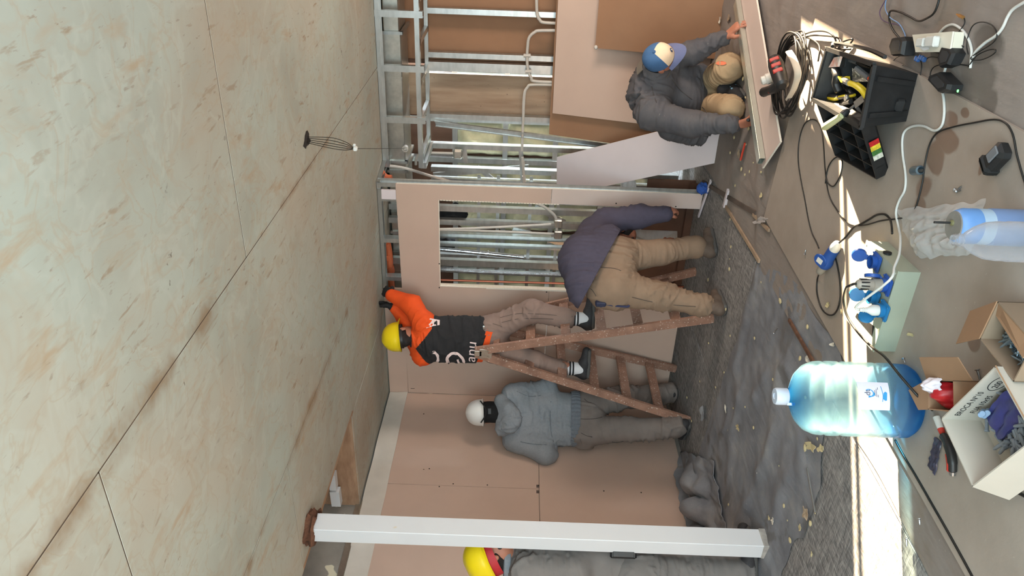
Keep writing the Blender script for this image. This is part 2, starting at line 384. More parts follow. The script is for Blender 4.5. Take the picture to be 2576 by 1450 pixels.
# crumpled felt against the foot of the left wall
def feltC(u, v):
    a = G(1712+u*90, 1150+u*330); a.x = -4.40; b = G(1800+u*60, 1165+u*300)
    p = a*(1-v)+b*v; h = .10*math.sin(min(1, v*1.3)*math.pi)*(.35+abs(n1(u*5, v*3, 5))*1.5)*min(1, u*6)+.02
    if v < .02: h = .12*min(1, u*5)
    return V((p.x+.03*n1(u*8, v*8, 7), p.y, h+.012*n1(u*22, v*15, 2)))
tag(MB().thick(feltC, 50, 26, .004, True).build('felt_sheet', FELT, None, True, 70), 'bunched up dark felt lying along the foot of the left drywall', 'felt sheet', 'grey felt sheets on the floor')
# ------------------------------------------------------------------ ceiling of large boards with open seams
ce = struct(root('ceiling', (-2, 3, CZ)))
MB().bbox((-5.2, 4.30, CZ+.013), (1.1, 7.6, CZ+.05)).build('slab', DARKGAP, ce); MB().bbox((-3.52, -1.6, CZ+.013), (1.1, 4.30, CZ+.05)).build('slab', DARKGAP, ce)
RX = -3.555; RY = 4.265
SEAM = M('dark_seam', srgb(92, 74, 58), .95, var=.25, vs=3)
for x_ in (-2.76, -1.515, -.28): MB().bbox((x_-.0035, -1.6, CZ+.0010), (x_+.0035, 7.6, CZ+.014)).build('seam_filler', SEAM, ce)
cols = [(RX, -2.76, [-1.6, 1.62, 2.9, 4.29, 7.6]), (-2.76, -1.515, [-1.6, -1.0, 1.535, 4.14, 6.6, 7.6]), (-1.515, -.28, [-1.6, .25, 2.795, 5.32, 7.6]), (-.28, 1.1, [-1.6, 1.5, 4.1, 7.6])]
for k, (x0, x1, yy) in enumerate(cols):
    for a, b in zip(yy, yy[1:]):
        if k == 0 and b <= 4.3: a2, b2 = a, b
        g = .0025; dz = .0006*n1(k*7.7, a*3.3)
        if b < 7.5: MB().bbox((x0, b-.0035, CZ+.0010), (x1, b+.0035, CZ+.014)).build('seam_filler', SEAM, ce)
        MB().bevbox(((x0+x1)/2, (a+b)/2, CZ+.006+dz), (x1-x0-2*g, b-a-2*g, .012), r=.001).build('ceiling_board', CEIL, ce)
MB().bevbox(((-5.2+RX)/2, (RY+7.6)/2, CZ+.006), (RX+5.2-.004, 7.6-RY, .012), r=.003).build('ceiling_board', CEIL, ce)
MB().bbox((-4.6, RY, CZ-.0), (RX+.02, RY+.03, CZ+.62)).build('recess_side', ROUGHW, ce)          # walls of the shaft opening
MB().bbox((RX, -1.6, CZ), (RX+.03, RY, CZ+.62)).build('recess_side', ROUGHW, ce)
MB().bbox((-4.6, -1.6, CZ+.6), (RX+.03, RY+.03, CZ+.64)).build('recess_top', CONC, ce)
MB().bbox((-4.7, -1.6, CZ), (-4.46, RY, CZ+.62)).build('recess_side', CONC, ce)
for (a, b, c, d_, w_) in ((836, 1190, 840, 1228, .05), (843, 1232, 848, 1268, .07)):
    p_, r2 = PY(a, b, 4.19), PY(c, d_, 4.19); b_ = MB(); b_.bar(p_, r2, w_, .06, Y_ if False else V((0, 1, 0))); b_.build('batten', CREAM, ce)

m_ = MB(); m_.bbox((-4.455, -1.6, CZ-.02), (-4.40, RY-.0, CZ-.012)); m_.bbox((-4.455, -1.6, CZ-.02), (-4.449, RY, CZ+.04)); m_.build('steel_angle', ZINC2, ce)
def crack(u, v):   # plaster patch along a seam
    return V((-2.76, 0, 0))
# ------------------------------------------------------------------ left wall
wl = struct(root('wall_left', (XL, 2, 0)))
MB().bbox((XL-.12, -1.6, 0), (XL-.02, 7.6, CZ-.03)).build('backing', CONC, wl)
g = .0018
yv = [YB, 4.47, 3.25, 2.03, .81, -1.6]
for a, b in zip(yv, yv[1:]):
    MB().bevbox((XL-.007, (a+b)/2, (1.225+2.445)/2), (.014, a-b-2*g, 1.22-2*g), r=.0016).build('drywall_panel', GYP, wl)
for a, b in ((YB, 3.25), (3.25, .81), (.81, -1.6)):
    MB().bevbox((XL-.007, (a+b)/2, .63), (.014, a-b-2*g, 1.19-2*g), r=.0016).build('drywall_panel', GYP, wl)
def strip(u, v):
    y = YB-.005-u*(YB+1.5); z = 2.432+.165*v
    return V((XL+.006+.012*n1(y*3.2, z*8)+.02*max(0, n1(y*1.3, 5))*v, y, z+.006*n1(y*2, 2)*(v == 0)))
MB().thick(strip, 90, 6, .003, False).build('plastic_strip', PLASTIC, wl, True, 60)
scr = MB()
for (a, b) in ((1066, 1042), (1105, 1225), (1140, 1218), (1226, 1221), (1355, 1222), (1519, 1236), (1613, 1240), (1726, 1245), (1300, 1424), (1080, 1180)):
    p = PX(a, b, XL+.0005); scr.lathe([(.006, 0), (.006, .001)], p, (V((0, 1, 0)), V((0, 0, 1)), V((1, 0, 0))), 8)
tag(scr.build('screw_heads', DARKGAP, wl), kind='stuff')
# ------------------------------------------------------------------ back wall (drywall with a cut doorway)
wb = struct(root('wall_back', (-3.4, YB, 0)))
DX0, DX1, DZ = -3.262, -2.467, 2.114; WX1 = -2.338
def wall_poly(pts, name, mat, par=None, th=.0135, y=YB):
    return MB().prism([V((x, y, z)) for x, z in pts], (0, th, 0)).build(name, mat, par)
TOPZ = 2.425
jag = [(DX1+.006*n1(k*3.3, 1), DZ-k*.05) for k in range(0, 19)]
wall_poly([(XL+.002, 1.185), (DX0, 1.185), (DX0, DZ), (DX0+.2, DZ-.004), (DX0+.5, DZ+.003), (DX1, DZ)]+jag[1:]+[(WX1, jag[-1][1]), (WX1, TOPZ+.03), (XL+.002, TOPZ)], 'drywall_panel', GYP, wb)
wall_poly([(XL+.002, .04), (DX0, .04), (DX0, 1.182), (XL+.002, 1.182)], 'drywall_panel', GYP, wb)
wall_poly([(DX1+.004, .015), (WX1+.002, .015), (WX1+.002, jag[-1][1]-.004), (DX1+.002, jag[-1][1]-.004)], 'drywall_panel', GYP2, wb)
wall_poly([(XL+.002, TOPZ+.004), (-3.30, TOPZ+.006), (-3.30, CZ-.012), (XL+.002, CZ-.012)], 'drywall_panel', GYP, wb, y=YB-.001)
MB().bbox((-2.475, YB-.004, TOPZ+.03), (-2.395, YB+.014, CZ-.04)).build('drywall_offcut', GYPW, wb)
q = MB(); q.bbox((DX0-.003, YB-.0015, .06), (DX0+.001, YB+.05, DZ)); q.bbox((DX0-.012, YB-.001, .5), (DX0, YB+.001, 1.72)); q.bbox((DX0-.004, YB-.001, 1.72), (DX0, YB+.001, DZ)); q.build('cut_edge', CORE, wb)
q = MB()
for k in range(40): q.bbox((DX1-.004-.003*abs(n1(k, 4)), YB-.0012, DZ-.03-k*.024), (DX1+.003, YB+.010, DZ-.012-k*.024))
q.bbox((DX0, YB-.001, DZ-.004), (DX1, YB+.014, DZ+.002)); tag(q.build('cut_edge', CORE, wb), kind='stuff')
q = MB(); q.bbox((WX1-.001, YB, .02), (WX1+.004, YB+.013, TOPZ+.02)); q.build('cut_edge', CORE, wb)
scr = MB()
for (a, b) in ((1105, 664), (1105, 724), (1150, 990), (1066, 1182), (1275, 979), (1375, 735), (1700, 520), (1550, 512)):
    p = PY(a, b, YB-.0005) if b < 985 else PX(a, b, XL)
    scr.lathe([(.006, 0), (.006, .001)], p, (V((1, 0, 0)), V((0, 0, 1)), V((0, -1, 0))), 8)
tag(scr.build('screw_heads', DARKGAP, wb), kind='stuff')
st_ = MB()
for (a, b) in ((1353, 1224), (1353, 1238)):
    p = PX(a, b, XL+.0006); st_.bbox((p.x, p.y-.016, p.z-.012), (p.x+.0006, p.y+.016, p.z+.012))
p = PY(1038, 976, YB-.0006); st_.bbox((p.x-.012, p.y, p.z-.018), (p.x-.006, p.y+.0005, p.z+.018)); st_.build('printed_stamp', M('stamp_ink', srgb(96, 82, 76), .9), wl)
# ------------------------------------------------------------------ steel stud framing
def cprof(mb, p0, p1, wdir, ddir, w=.06, d=.035, t=.0018, lip=.008):
    """C-shaped stud: web across wdir, flanges along ddir"""
    p0, p1 = V(p0), V(p1); wd = V(wdir).normalized(); dd = V(ddir).normalized(); z = (p1-p0); L = z.length; z = z.normalized(); c = (p0+p1)/2
    ax = (wd, dd, z)
    mb.box(c, (w, t, L), ax)
    for s in (-1, 1):
        mb.box(c+wd*s*(w/2-t/2)+dd*d/2, (t, d, L), ax); mb.box(c+wd*s*(w/2-lip/2)+dd*d, (lip, t, L), ax)
    return mb
X_, Y_, Z_ = V((1, 0, 0)), V((0, 1, 0)), V((0, 0, 1))
fw = struct(root('wall_partition', (-2, 6.0, 0)))
def stud(x, y, z0, z1, name='metal_stud', w=.036, d=.07, par=None, mat=None):
    return cprof(MB(), (x, y, z0), (x, y, z1), X_, Y_, w, d).build(name, mat or ZINC, par or fw)
def track(p0, p1, w=.07, d=.03, down=True, par=None):
    wd = (V(p1)-V(p0)).cross(Z_); return cprof(MB(), p0, p1, wd, -Z_ if down else Z_, w, d).build('metal_track', ZINC, par or fw)
# doorway wall: ceiling track, return and short studs in the gap above the boards
track((-3.32, YB+.05, CZ-.004), (-2.34, YB+.05, CZ-.004)); track((-2.36, YB, CZ-.004), (-2.30, 6.0, CZ-.004))
for px in (502, 606, 702): stud(PY(985, px, YB+.02).x, YB+.02, 2.30, CZ-.006)
MB().bar((WX1+.002, YB+.04, 0), (WX1+.002, YB+.04, CZ-.01), .05, .0018, Y_).build('metal_stud', ZINC, fw)
stud(WX1-.02, YB+.016, .0, CZ-.01, w=.036, d=.05)
# soffit: ladder front, ladder bottom
SF, SB_, SZ = 6.0, 6.55, 2.275
track((-2.33, SF, CZ-.004), (.6, SF, CZ-.004)); 
for (za) in (SZ,): cprof(MB(), (-2.33, SF, za), (.6, SF, za), Y_, Z_, .06, .035).build('metal_track', ZINC, fw)
cprof(MB(), (-2.33, SB_, SZ), (.6, SB_, SZ), Y_, Z_, .05, .03).build('metal_track', ZINC, fw)
MB().bar((-2.33, SF-.03, CZ-.03), (.6, SF-.03, CZ-.03), .05, .0018, Y_).build('metal_track', ZINC, fw)
for px in (33, 170, 299):
    x = PY(1000, px, SF).x; cprof(MB(), (x, SF-.036, SZ-.03), (x, SF-.036, CZ-.002), X_, Y_, .05, .04).build('metal_stud', ZINC, fw)
for k in range(9):
    x = -2.25+k*.31; cprof(MB(), (x, SF, SZ), (x, SB_, SZ), X_, Z_, .045, .03).build('cross_piece', ZINC, fw)
MB().bar((-2.31, SF, CZ-.03), (-2.31, SB_, CZ-.03), .05, .05).build('cross_piece', ZINC, fw)
MB().bar((-2.32, SF, SZ), (-2.32, SB_, SZ), .05, .05).build('cross_piece', ZINC, fw)
# studs of the right-hand wall
WY = SB_-.03
for px, xr in ((33, 1250), (144, 1250), (168, 1250), (182, 1330), (298, 1240), (372, 1220), (431, 1230), (462, 1300)):
    x = PY(xr, px, WY).x; stud(x, WY, .03, SZ, w=.044 if px not in (182,) else .03, d=.07)
track((-2.33, WY+.03, .004), (.6, WY+.03, .004), down=False)
p0 = PY(1095, 309, WY-.02); p1 = PY(1700, 388, WY-.06); cprof(MB(), p1, p0, V((1, 0, .2)), -Y_, .05, .03).build('diagonal_brace', ZINC, fw)
for (a, b, c, d_) in ((1168, 372, 1172, 412), (1310, 376, 1316, 470)):
    MB().bar(PY(a, b, WY), PY(c, d_, WY), .04, .002, Y_).build('cross_piece', ZINC, fw)
# the back of the next room's boards, plywood and daylight slot behind the right studs
bw_ = struct(root('wall_behind', (-1, 6.66, 0)))
xa = PY(1200, 162, 6.64).x; xb = PY(1200, 188, 6.64).x; xc = PY(1200, 293, 6.64).x
MB().bbox((xa, 6.64, .0), (.9, 6.655, CZ)).build('drywall_panel', GYPB, bw_)
MB().bbox((xc, 6.64, .0), (xb, 6.66, CZ)).build('plywood_panel', PLY, bw_)
MB().bbox((xc-.012, 6.635, 0), (xc, 6.66, CZ)).build('edge_strip', BRNWD, bw_)
MB().bbox((xa-.002, 6.62, .0), (xa+.03, 6.64, CZ)).build('edge_strip', BRNWD, bw_)
for px in (1352, 1345): pass
pz = PY(1347, 100, 6.63).z; MB().bbox((-1.1, 6.632, pz-.008), (.6, 6.64, pz+.008)).build('joint_line', CORE, bw_)
# exterior wall of the cavity: foam panels between studs, sky slot
YE = 7.35
ex = struct(root('wall_exterior', (-3, YE, 0)))
MB().bbox((-5.2, YE+.06, 0), (-1.36, YE+.16, CZ+.3)).build('sheathing', BRNWD, ex); MB().bbox((-5.2, 5.64, 0), (-4.6, YE+.1, CZ+.3)).build('sheathing', BRNWD, ex)
for lo, hi in (((-1.36, YE+.06, 0), (.95, YE+.16, .7)), ((-1.36, YE+.06, 2.12), (.95, YE+.16, CZ+.3)), ((-1.18, YE+.06, .7), (.95, YE+.16, 2.12)), ((.85, 6.6, 0), (.95, YE+.1, CZ))): MB().bbox(lo, hi).build('sheathing', BRNWD, ex)
MB().bbox((-5.2, 5.66, CZ+.05), (1.1, 7.6, CZ+.12)).build('deck', BRNWD, ex)
ci = 0
fx = [-5.0, -4.42, -4.0, -3.58, -3.16, -2.74, -2.32, -1.90, -1.40]
fz = [.10, .62, 1.12, 1.62, 2.12]
for a, b in zip(fx, fx[1:]):
    stud(a, YE-.08, 0, CZ, w=.05, d=.08, par=ex)
    for c, d_ in zip(fz, fz[1:]):
        ci += 1
        def pad(u, v, a=a, b=b, c=c, d_=d_, s=ci):
            x = a+.03+(b-a-.06)*u; z = c+.02+(d_-c-.04)*v; e = min(1, 6*u, 6*(1-u), 6*v, 6*(1-v))
            sw = .02*abs(math.sin(8*v+6*u*n1(s*1.7, 3)+2*n1(u*3, v*3, s)))
            return V((x, YE+.05-.06*e**.6-sw*e-.02*n1(u*5, v*5, s), z))
        MB().grid(pad, 12, 12).build('foam_panel', FOAM, ex, True, None)
for c in fz: MB().bbox((-5.0, YE-.07, c-.025), (-1.4, YE-.04, c+.025)).build('metal_rail', ZINC, ex)
# studs seen through the doorway
cv = struct(root('wall_cavity_framing', (-2.9, 6.1, 0)))
for px, Y_s, w in ((532, 6.05, .05), (566, 6.0, .05), (600, 6.3, .045), (623, 6.2, .03), (650, 6.7, .03), (668, 6.0, .06)):
    stud(PY(1300, px, Y_s).x, Y_s, .0, CZ-.02, w=w, d=.05, par=cv)
for (a, b, c, d_, Y_s) in ((1290, 575, 1500, 640, 6.4), (1345, 520, 1420, 560, 6.2), (1090, 440, 1330, 420, 6.9), (1300, 500, 1200, 420, 6.95)):
    MB().bar(PY(a, b, Y_s), PY(c, d_, Y_s), .045, .02, Y_).build('diagonal_brace', ZINC, cv)
for px in (1203, 1250, 1330, 1400):
    z = PY(px, 600, 6.5).z; MB().bar((-3.9, 6.55, z), (-2.6, 6.55, z), .03, .02, Y_).build('cross_piece', ZINC, cv)
MB().bbox((-4.3, 5.98, .0), (-2.36, 6.0, .40)).build('brown_board', BRNWD, cv)
MB().bbox((-3.9, 5.9, 0), (-2.36, 5.93, .06)).build('brown_board', BRNWD, cv)
# ------------------------------------------------------------------ right and rear walls (outside the frame; the sun comes through the slot)
wr_ = struct(root('wall_right', (.95, 3, 0)))
for lo, hi in (((.95, 2.3, 0), (.97, 4.436, CZ)), ((.95, 5.66, 0), (.97, 7.6, CZ)), ((.95, 4.436, 1.75), (.97, 5.071, CZ)), ((.95, 5.071, .90), (.97, 5.66, CZ)), ((.95, 4.436, 0), (.97, 5.66, .71)),
               ((.955, 4.973, .03), (.965, 5.026, 1.75)), ((.95, -1.6, 0), (1.05, .1, CZ)), ((.95, .1, 0), (1.05, 2.3, .5)), ((.95, .1, 2.1), (1.05, 2.3, CZ))):
    MB().bbox(lo, hi).build('wall_block', GYP2, wr_)
ww = struct(root('wall_rear', (-2, -1.55, 0)))
for lo, hi in (((-5.2, -1.6, 0), (-2.2, -1.5, CZ)), ((-2.2, -1.6, 2.45), (1.05, -1.5, CZ)), ((-2.2, -1.6, 0), (1.05, -1.5, .25))):
    MB().bbox(lo, hi).build('wall_block', GYP2, ww)
# ------------------------------------------------------------------ column
c_ = MB(); c_.bevbox((-3.385, 3.06, 1.285), (.095, .125, 2.57), r=.003)
cl = root('column', (-3.385, 3.06, 0)); struct(cl); c_.build('shaft', CREAM, cl)
q = MB()
def rag(u, v):
    a = u*2*math.pi; rr = .075+.03*n1(u*9, v*3, 2)+.02*v; return V((-3.385+rr*math.cos(a), 3.06+rr*1.15*math.sin(a), 2.555+.06*v))
q.grid(rag, 40, 4); q.build('foam_collar', RUST, cl, True)
q = MB(); q.bevbox((-3.385, 3.06, .02), (.103, .133, .04), r=.004); q.build('base_sleeve', M('dirty_paint', srgb(176, 172, 166), .7, var=.2, vs=20), cl)
# ------------------------------------------------------------------ ducts, pipes and wires of the framing
dz1 = PY(1012, 200, 6.12).z; dz2 = PY(966, 200, 6.12).z
dk = root('air_duct', (-2, 6.3, dz1), 'long galvanised air duct running under the ceiling inside the open steel soffit', 'duct')
xd = [.6, PY(985, 82, 6.12).x, PY(985, 372, 6.12).x-.12, -2.42, -3.0, -3.6, -4.3]
for k, (a, b) in enumerate(zip(xd, xd[1:])):
    e = .012 if k == 0 else 0.0
    q = MB(); q.bevbox(((a+b)/2, 6.31, (dz1+dz2)/2), (abs(a-b)-.004, .38-2*e, dz2-dz1-2*e), r=.006)
    for s_ in (.33, .66): q.bbox((a+(b-a)*s_-.004, 6.118+e, dz1+e-.002), (a+(b-a)*s_+.004, 6.122+e, dz2-e))
    q.build('duct_section', ZINC2, dk)
    q = MB()
    for (zz0, zz1, y0, y1) in ((dz1-.018, dz1+.004, 6.10, 6.52), (dz1-.018, dz2+.01, 6.10, 6.125)): q.bbox((b-.012, y0, zz0), (b+.012, y1, zz1))
    q.build('flange', ZINC, dk)
def pipe(name, pts, Y, r, mat, label, cat='pipe', group=None, n=8, parts=()):
    P = [PY(a, b, (Y if not hasattr(Y, '__len__') else Y[i])) for i, (a, b) in enumerate(pts)]
    o = root(name, P[-1], label, cat, group); MB().tube(catmull(P, 6), r, n).build('tube', mat, o, True)
    for (a, b, L) in parts:
        k = PY(a, b, Y if not hasattr(Y, '__len__') else Y[0]); d = (P[1]-P[0]).normalized(); MB().tube([k-d*L/2, k+d*L/2], r*1.3, n).build('coupling', mat, o, True)
    return o
YP = 6.47
pipe('conduit', [(1349, -60), (1350, 15), (1352, 38), (1358, 50), (1372, 57), (1450, 60)], YP, .0125, PVCG, 'pale grey conduit bending behind the top of the tall drywall sheet, the rightmost one', 'conduit')
pipe('conduit', [(1450, 77), (1362, 77), (1345, 81), (1331, 95), (1327, 120), (1326, 150), (1328, 175), (1336, 195), (1350, 205), (1450, 208)], YP, .0125, PVCG, 'pale grey U shaped conduit across two steel studs above the leaning drywall', 'conduit', parts=((1326, 140, .06), (1329, 180, .05)))
pipe('conduit', [(1450, 216), (1345, 213), (1327, 220), (1319, 240), (1316, 300), (1313, 380)], YP, .0115, PVCG, 'pale grey conduit in front of the bare plywood, turning down behind the drywall', 'conduit')
pipe('conduit', [(1314, 395), (1316, 420), (1319, 470)], YP, .0125, PVCG, 'short grey conduit joining two studs beside the doorway', 'conduit', parts=((1316, 412, .05), (1318, 450, .06)))
pipe('conduit', [(970, 417), (1000, 420), (1035, 428), (1100, 448), (1170, 466), (1235, 474)], (6.02, 6.03, 6.05, 6.2, 6.28, 6.3), .013, PVCG, 'long bent cream conduit slanting down from the ceiling beside the doorway wall', 'conduit')
o = pipe('conduit', [(1046, 415), (1047, 400), (1055, 389), (1075, 385), (1142, 386)], 6.42, .012, PVCG, 'hooked conduit ending in a round steel junction box', 'conduit')
k = PY(1152, 388, 6.42); q = MB(); q.bevbox(k, (.085, .05, .085), r=.015)
for a in (-.02, .02):
    for b in (-.02, .02): q.lathe([(.011, 0), (.011, .003)], k+V((a, -.025, b)), (X_, Z_, -Y_), 10)
q.build('junction_box', ZINC2, o)
k = PY(1020, 373, 6.10); q = MB(); q.lathe([(.026, 0), (.026, .035), (.019, .036), (.019, .01)], k+V((0, .012, 0)), (X_, Z_, -Y_), 18, cap=False); q.lathe([(.019, .012), (.0, .0121)], k+V((0, .012, 0)), (X_, Z_, -Y_), 18, cap=False)
tag(q.build('pipe_fitting', PVCG, None, True), 'round white pipe collar on the galvanised duct', 'fitting')
pipe('drain_pipe', [(955, 430), (962, 440), (968, 447), (978, 450), (986, 450)], 5.9, .035, PVCO, 'orange elbow pipe under the ceiling at the corner of the doorway wall', 'pipe')
pipe('drain_pipe', [(973, 612), (978, 640), (981, 690), (986, 740)], 5.95, .034, PVCO, 'orange pipe above the doorway drywall beside the duct', 'pipe', parts=((980, 678, .06), (975, 645, .05)))
pipe('insulated_pipe', [(1080, 625), (1150, 631), (1240, 640), (1318, 648)], 6.25, .024, FOIL, 'silver wrapped pipe hanging inside the doorway', 'pipe', n=10, parts=((1228, 638, .012),))
pipe('foil_strip', [(1100, 678), (1200, 684), (1350, 690), (1620, 700)], 6.35, .024, FOIL, 'crinkled foil duct standing behind the left jamb of the doorway', 'duct', n=7)
pipe('copper_pipe', [(1090, 704), (1250, 709), (1400, 713), (1720, 722)], 5.74, .010, COPPER, 'thin copper pipe along the left jamb of the doorway', 'pipe')
o = pipe('conduit', [(1090, 577), (1180, 575), (1290, 570), (1396, 564)], 5.93, .011, PVCG, 'grey conduit at the right of the pair inside the doorway', 'conduit')
o = pipe('conduit', [(1090, 578), (1180, 580), (1290, 584), (1396, 589)], 5.93, .011, PVCG, 'grey conduit at the left of the pair inside the doorway', 'conduit')
pipe('conduit', [(1340, 509), (1360, 516), (1382, 530), (1398, 548), (1401, 580)], 5.92, .012, PVCG, 'curved grey conduit arching down to the boxes inside the doorway', 'conduit')
for (a, b, l) in ((1404, 562, 'grey back box at the right of the pair inside the doorway'), (1404, 590, 'grey back box at the left of the pair inside the doorway')):
    k = PY(a, b, 5.93); t = root('outlet_box', k, l, 'box'); q = MB(); q.bevbox(k, (.075, .05, .07), r=.008); q.build('body', ZINC2, t)
    q = MB(); q.bbox(k+V((-.012, -.03, .03)), k+V((.012, -.024, .06))); q.bbox(k+V((-.03, -.028, -.006)), k+V((.03, -.0252, .006))); q.build('bracket', ZINC, t)
def cloth_blob(name, c, size, label, cat, mat, seed):
    c = V(c)
    def fn(u, v):
        a = u*2*math.pi; h = v-.5; r = (1-(2*h)**2)**.4 if abs(2*h) < 1 else 0
        w = 1+.35*n1(math.cos(a)*1.5, math.sin(a)*1.5, seed+h*4)+.2*n1(math.cos(a)*4, math.sin(a)*4, seed+h*9)
        return c+V((math.cos(a)*r*w*size[0]/2, math.sin(a)*r*w*size[1]/2, h*size[2]))
    return tag(MB().grid(fn, 32, 18).build(name, mat, None, True, None), label, cat)
cloth_blob('black_bag', PY(1135, 538, 6.12), (.15, .12, .30), 'crumpled black bag hanging at the top right of the doorway', 'bag', DARKB, 3)
cloth_blob('black_bag', PY(1118, 612, 6.45), (.14, .1, .22), 'black bag hanging further back in the doorway', 'bag', DARKB, 9)
# flat dark patch standing for the shaded hole in the ceiling, with loose wires
hp = G(772, 352, CZ)
t = root('ceiling_wires', hp+V((0, 0, -.25)), 'loose black wires hanging from a rough hole in the ceiling', 'wire')
q = MB(); q.prism([hp+V((.042*(1+.6*n1(k*1.7, 2.3))*math.cos(k*.57), .062*(1+.6*n1(k*1.3, 5.6))*math.sin(k*.57), 0)) for k in range(11)], (0, 0, -.002)); q.build('hole', DARKGAP, t)
we = DP(888, 374, 3.78)
for i in range(5):
    s_ = i-2; m1 = hp.lerp(we, .3)+V((.008*s_, .016*s_, -.03-.010*abs(s_))); m2 = hp.lerp(we, .7)+V((.004*s_, .018*s_, -.03))
    MB().tube(catmull([hp+V((.006*s_, .005*s_, .0)), m1, m2, we+V((0, .006*s_, 0))], 6), .0018, 5).build('wire', BLKC, t, True)
q = MB(); q.bevbox(we+V((0, 0, -.012)), (.02, .028, .02), r=.004); q.bevbox(we+V((.01, .02, -.004)), (.014, .018, .014), r=.003); q.build('wire_connector', WHTC, t)
MB().tube(catmull([we, we.lerp(PY(1019, 373, 6.07), .4)+V((0, 0, -.03)), PY(1019, 373, 6.07)], 8), .002, 5).build('long_wire', BLKC, t, True)
# ------------------------------------------------------------------ drywall sheets leaning on the right
def sheet(name, pts, mat, label, th=.0125, edge=True, cat='drywall sheet'):
    """four corners in space (planar), front face as given, real thickness behind, paper faces and gypsum edges"""
    a, b, c, d = [V(p) for p in pts]; n = (b-a).cross(d-a).normalized()
    if n.dot(C0-a) < 0: n = -n
    o = root(name, (a+b+c+d)/4*1.0, label, cat); o.location.z = min(p.z for p in (a, b, c, d)); o.matrix_world = Matrix.Translation(o.location); PLOC[o.name] = V(o.location)
    MB().prism([a, b, c, d], n*-.0008).build('paper_face', mat, o)
    MB().prism([p-n*.001 for p in (a, b, c, d)], n*-(th-.002)).build('gypsum_core', CORE, o)
    MB().prism([p-n*(th-.0008) for p in (a, b, c, d)], n*-.0008).build('back_paper', GYPB, o)
    return o
def lean(x0, x1, ztop, ytop, ybot, xs0=0, xs1=0, zt1=None):
    return [(x0+xs0, ybot, .004), (x1+xs1, ybot, .004), (x1, ytop, zt1 or ztop), (x0, ytop, ztop)]
a = PY(1390, 285, 6.36); sheet('drywall_sheet', lean(a.x, .85, a.z, 6.36, 6.12, -.03, 0, PY(1398, 0, 6.36).z), GYP, 'tall pinkish grey drywall sheet leaning behind the kneeling worker')
a = PY(1381, 338, 6.40); sheet('drywall_sheet', lean(a.x, .5, a.z, 6.40, 6.17, -.06, 0), GYPB, 'brown backed drywall sheet at the rear, showing left of the tall grey one')
a = PY(1497, 121, 6.20); sheet('drywall_sheet', lean(a.x, .8, a.z, 6.20, 5.98, .0, 0, PY(1507, 0, 6.20).z), GYPB, 'lower brown drywall sheet in front of the tall grey one, beside the cap')
T1 = PY(1400, 495, 6.38); T2 = PY(1390, 395, 6.38); B1 = G(1797, 411, .004); B2 = B1+(T2-T1); B2.z = .004; T2.z = T1.z+(B2.z-B1.z)+.02
sheet('drywall_sheet', [B1, B2, T2, T1], GYPW, 'narrow white faced drywall offcut leaning beside the doorway')
q = MB(); k = PY(1499, 119, 6.19); q.bevbox(k, (.03, .03, .03), r=.008); tag(q.build('tape_lump', PLASTIC), 'small lump of white paste stuck on the corner of the brown sheet', 'paste')
# ------------------------------------------------------------------ long strip with a steel channel, held by the kneeling worker
P0 = G(1962, 357, .05); P1 = G(1917, 424, .05); dirn = (G(1902, 0, .05)-P0).normalized()
L = 2.05; sheet('drywall_strip', [P0, P1, P1+dirn*L, P0+dirn*L], GYP2, 'long narrow drywall strip lying under the steel channel by the kneeling worker', cat='drywall strip')
for s_ in (.25, 1.3):
    k = (P0+P1)/2+dirn*s_; MB().bevbox((k.x, k.y, .02), (.10, .07, .034), r=.004).build('_', WOODL) if False else None
    b_ = MB(); b_.bevbox((k.x, k.y, .021), (.12, .08, .03), r=.004); tag(b_.build('wood_block', WOODL), 'wooden packing block under the %s end of the long drywall strip' % ('near' if s_ < 1 else 'far'), 'block', 'packing blocks under the strip')
c0 = G(1919, 410, .052); c1 = G(1858, 12, .052); wdir = (P1-P0).normalized(); up = Z_
t = root('metal_channel', (c0+c1)/2, 'bright galvanised channel lying along the edge of the drywall strip', 'channel')
zc = M('galvanised_channel', srgb(206, 208, 196), .3, .75, var=.06, vs=6)
cprof(MB(), c0+V((0, 0, .003))-wdir*.02, c1+V((0, 0, .003))-wdir*.02, wdir, Z_, .065, .028).build('profile', zc, t)
q = MB(); q.bar(c0+V((0, 0, .032))-wdir*.02, c1+V((0, 0, .032))-wdir*.02, .05, .002, Z_); q.build('top_flange', zc, t)
# ------------------------------------------------------------------ the wooden double step ladder
FRp, BRp, FLp, BLp = V((-2.964, 4.80, 0)), V((-2.955, 5.50, 0)), V((-4.026, 4.90, 0)), V((-4.009, 5.60, 0))
AF, AB = V((-3.49, 5.0, 1.74)), V((-3.49, 5.42, 1.74))
t = root('step_ladder', (-3.49, 5.2, 0), 'paint splashed reddish wooden double step ladder with the orange worker standing on it', 'ladder')
lad = {}
for nm, foot, top in (('fr', FRp, AF), ('br', BRp, AB), ('fl', FLp, AF), ('bl', BLp, AB)):
    d = (top-foot).normalized(); tp = top+d*.03+V((.02 if nm[1] == 'r' else -.02, 0, 0)); lad[nm] = (foot, tp)
    up_ = V((d.z, 0, -d.x)) if abs(d.x) > 0 else X_
    q = MB(); q.bar(foot, tp, .07, .024, Y_); q.build('rail', WOODR, t)
for s_ in ('r', 'l'):
    for k in range(6):
        z = .255+.265*k; f = z/1.74; a = lad['f'+s_][0].lerp(lad['f'+s_][1], f); b = lad['b'+s_][0].lerp(lad['b'+s_][1], f)
        d = (lad['f'+s_][1]-lad['f'+s_][0]).normalized(); q = MB(); q.bar(a, b, .022, .074 if k < 5 else .05, d)
        q.bbox((a.x-.006, a.y-.013, z-.006), (a.x+.006, a.y+.013, z+.006)); q.build('step', WOODR, t)
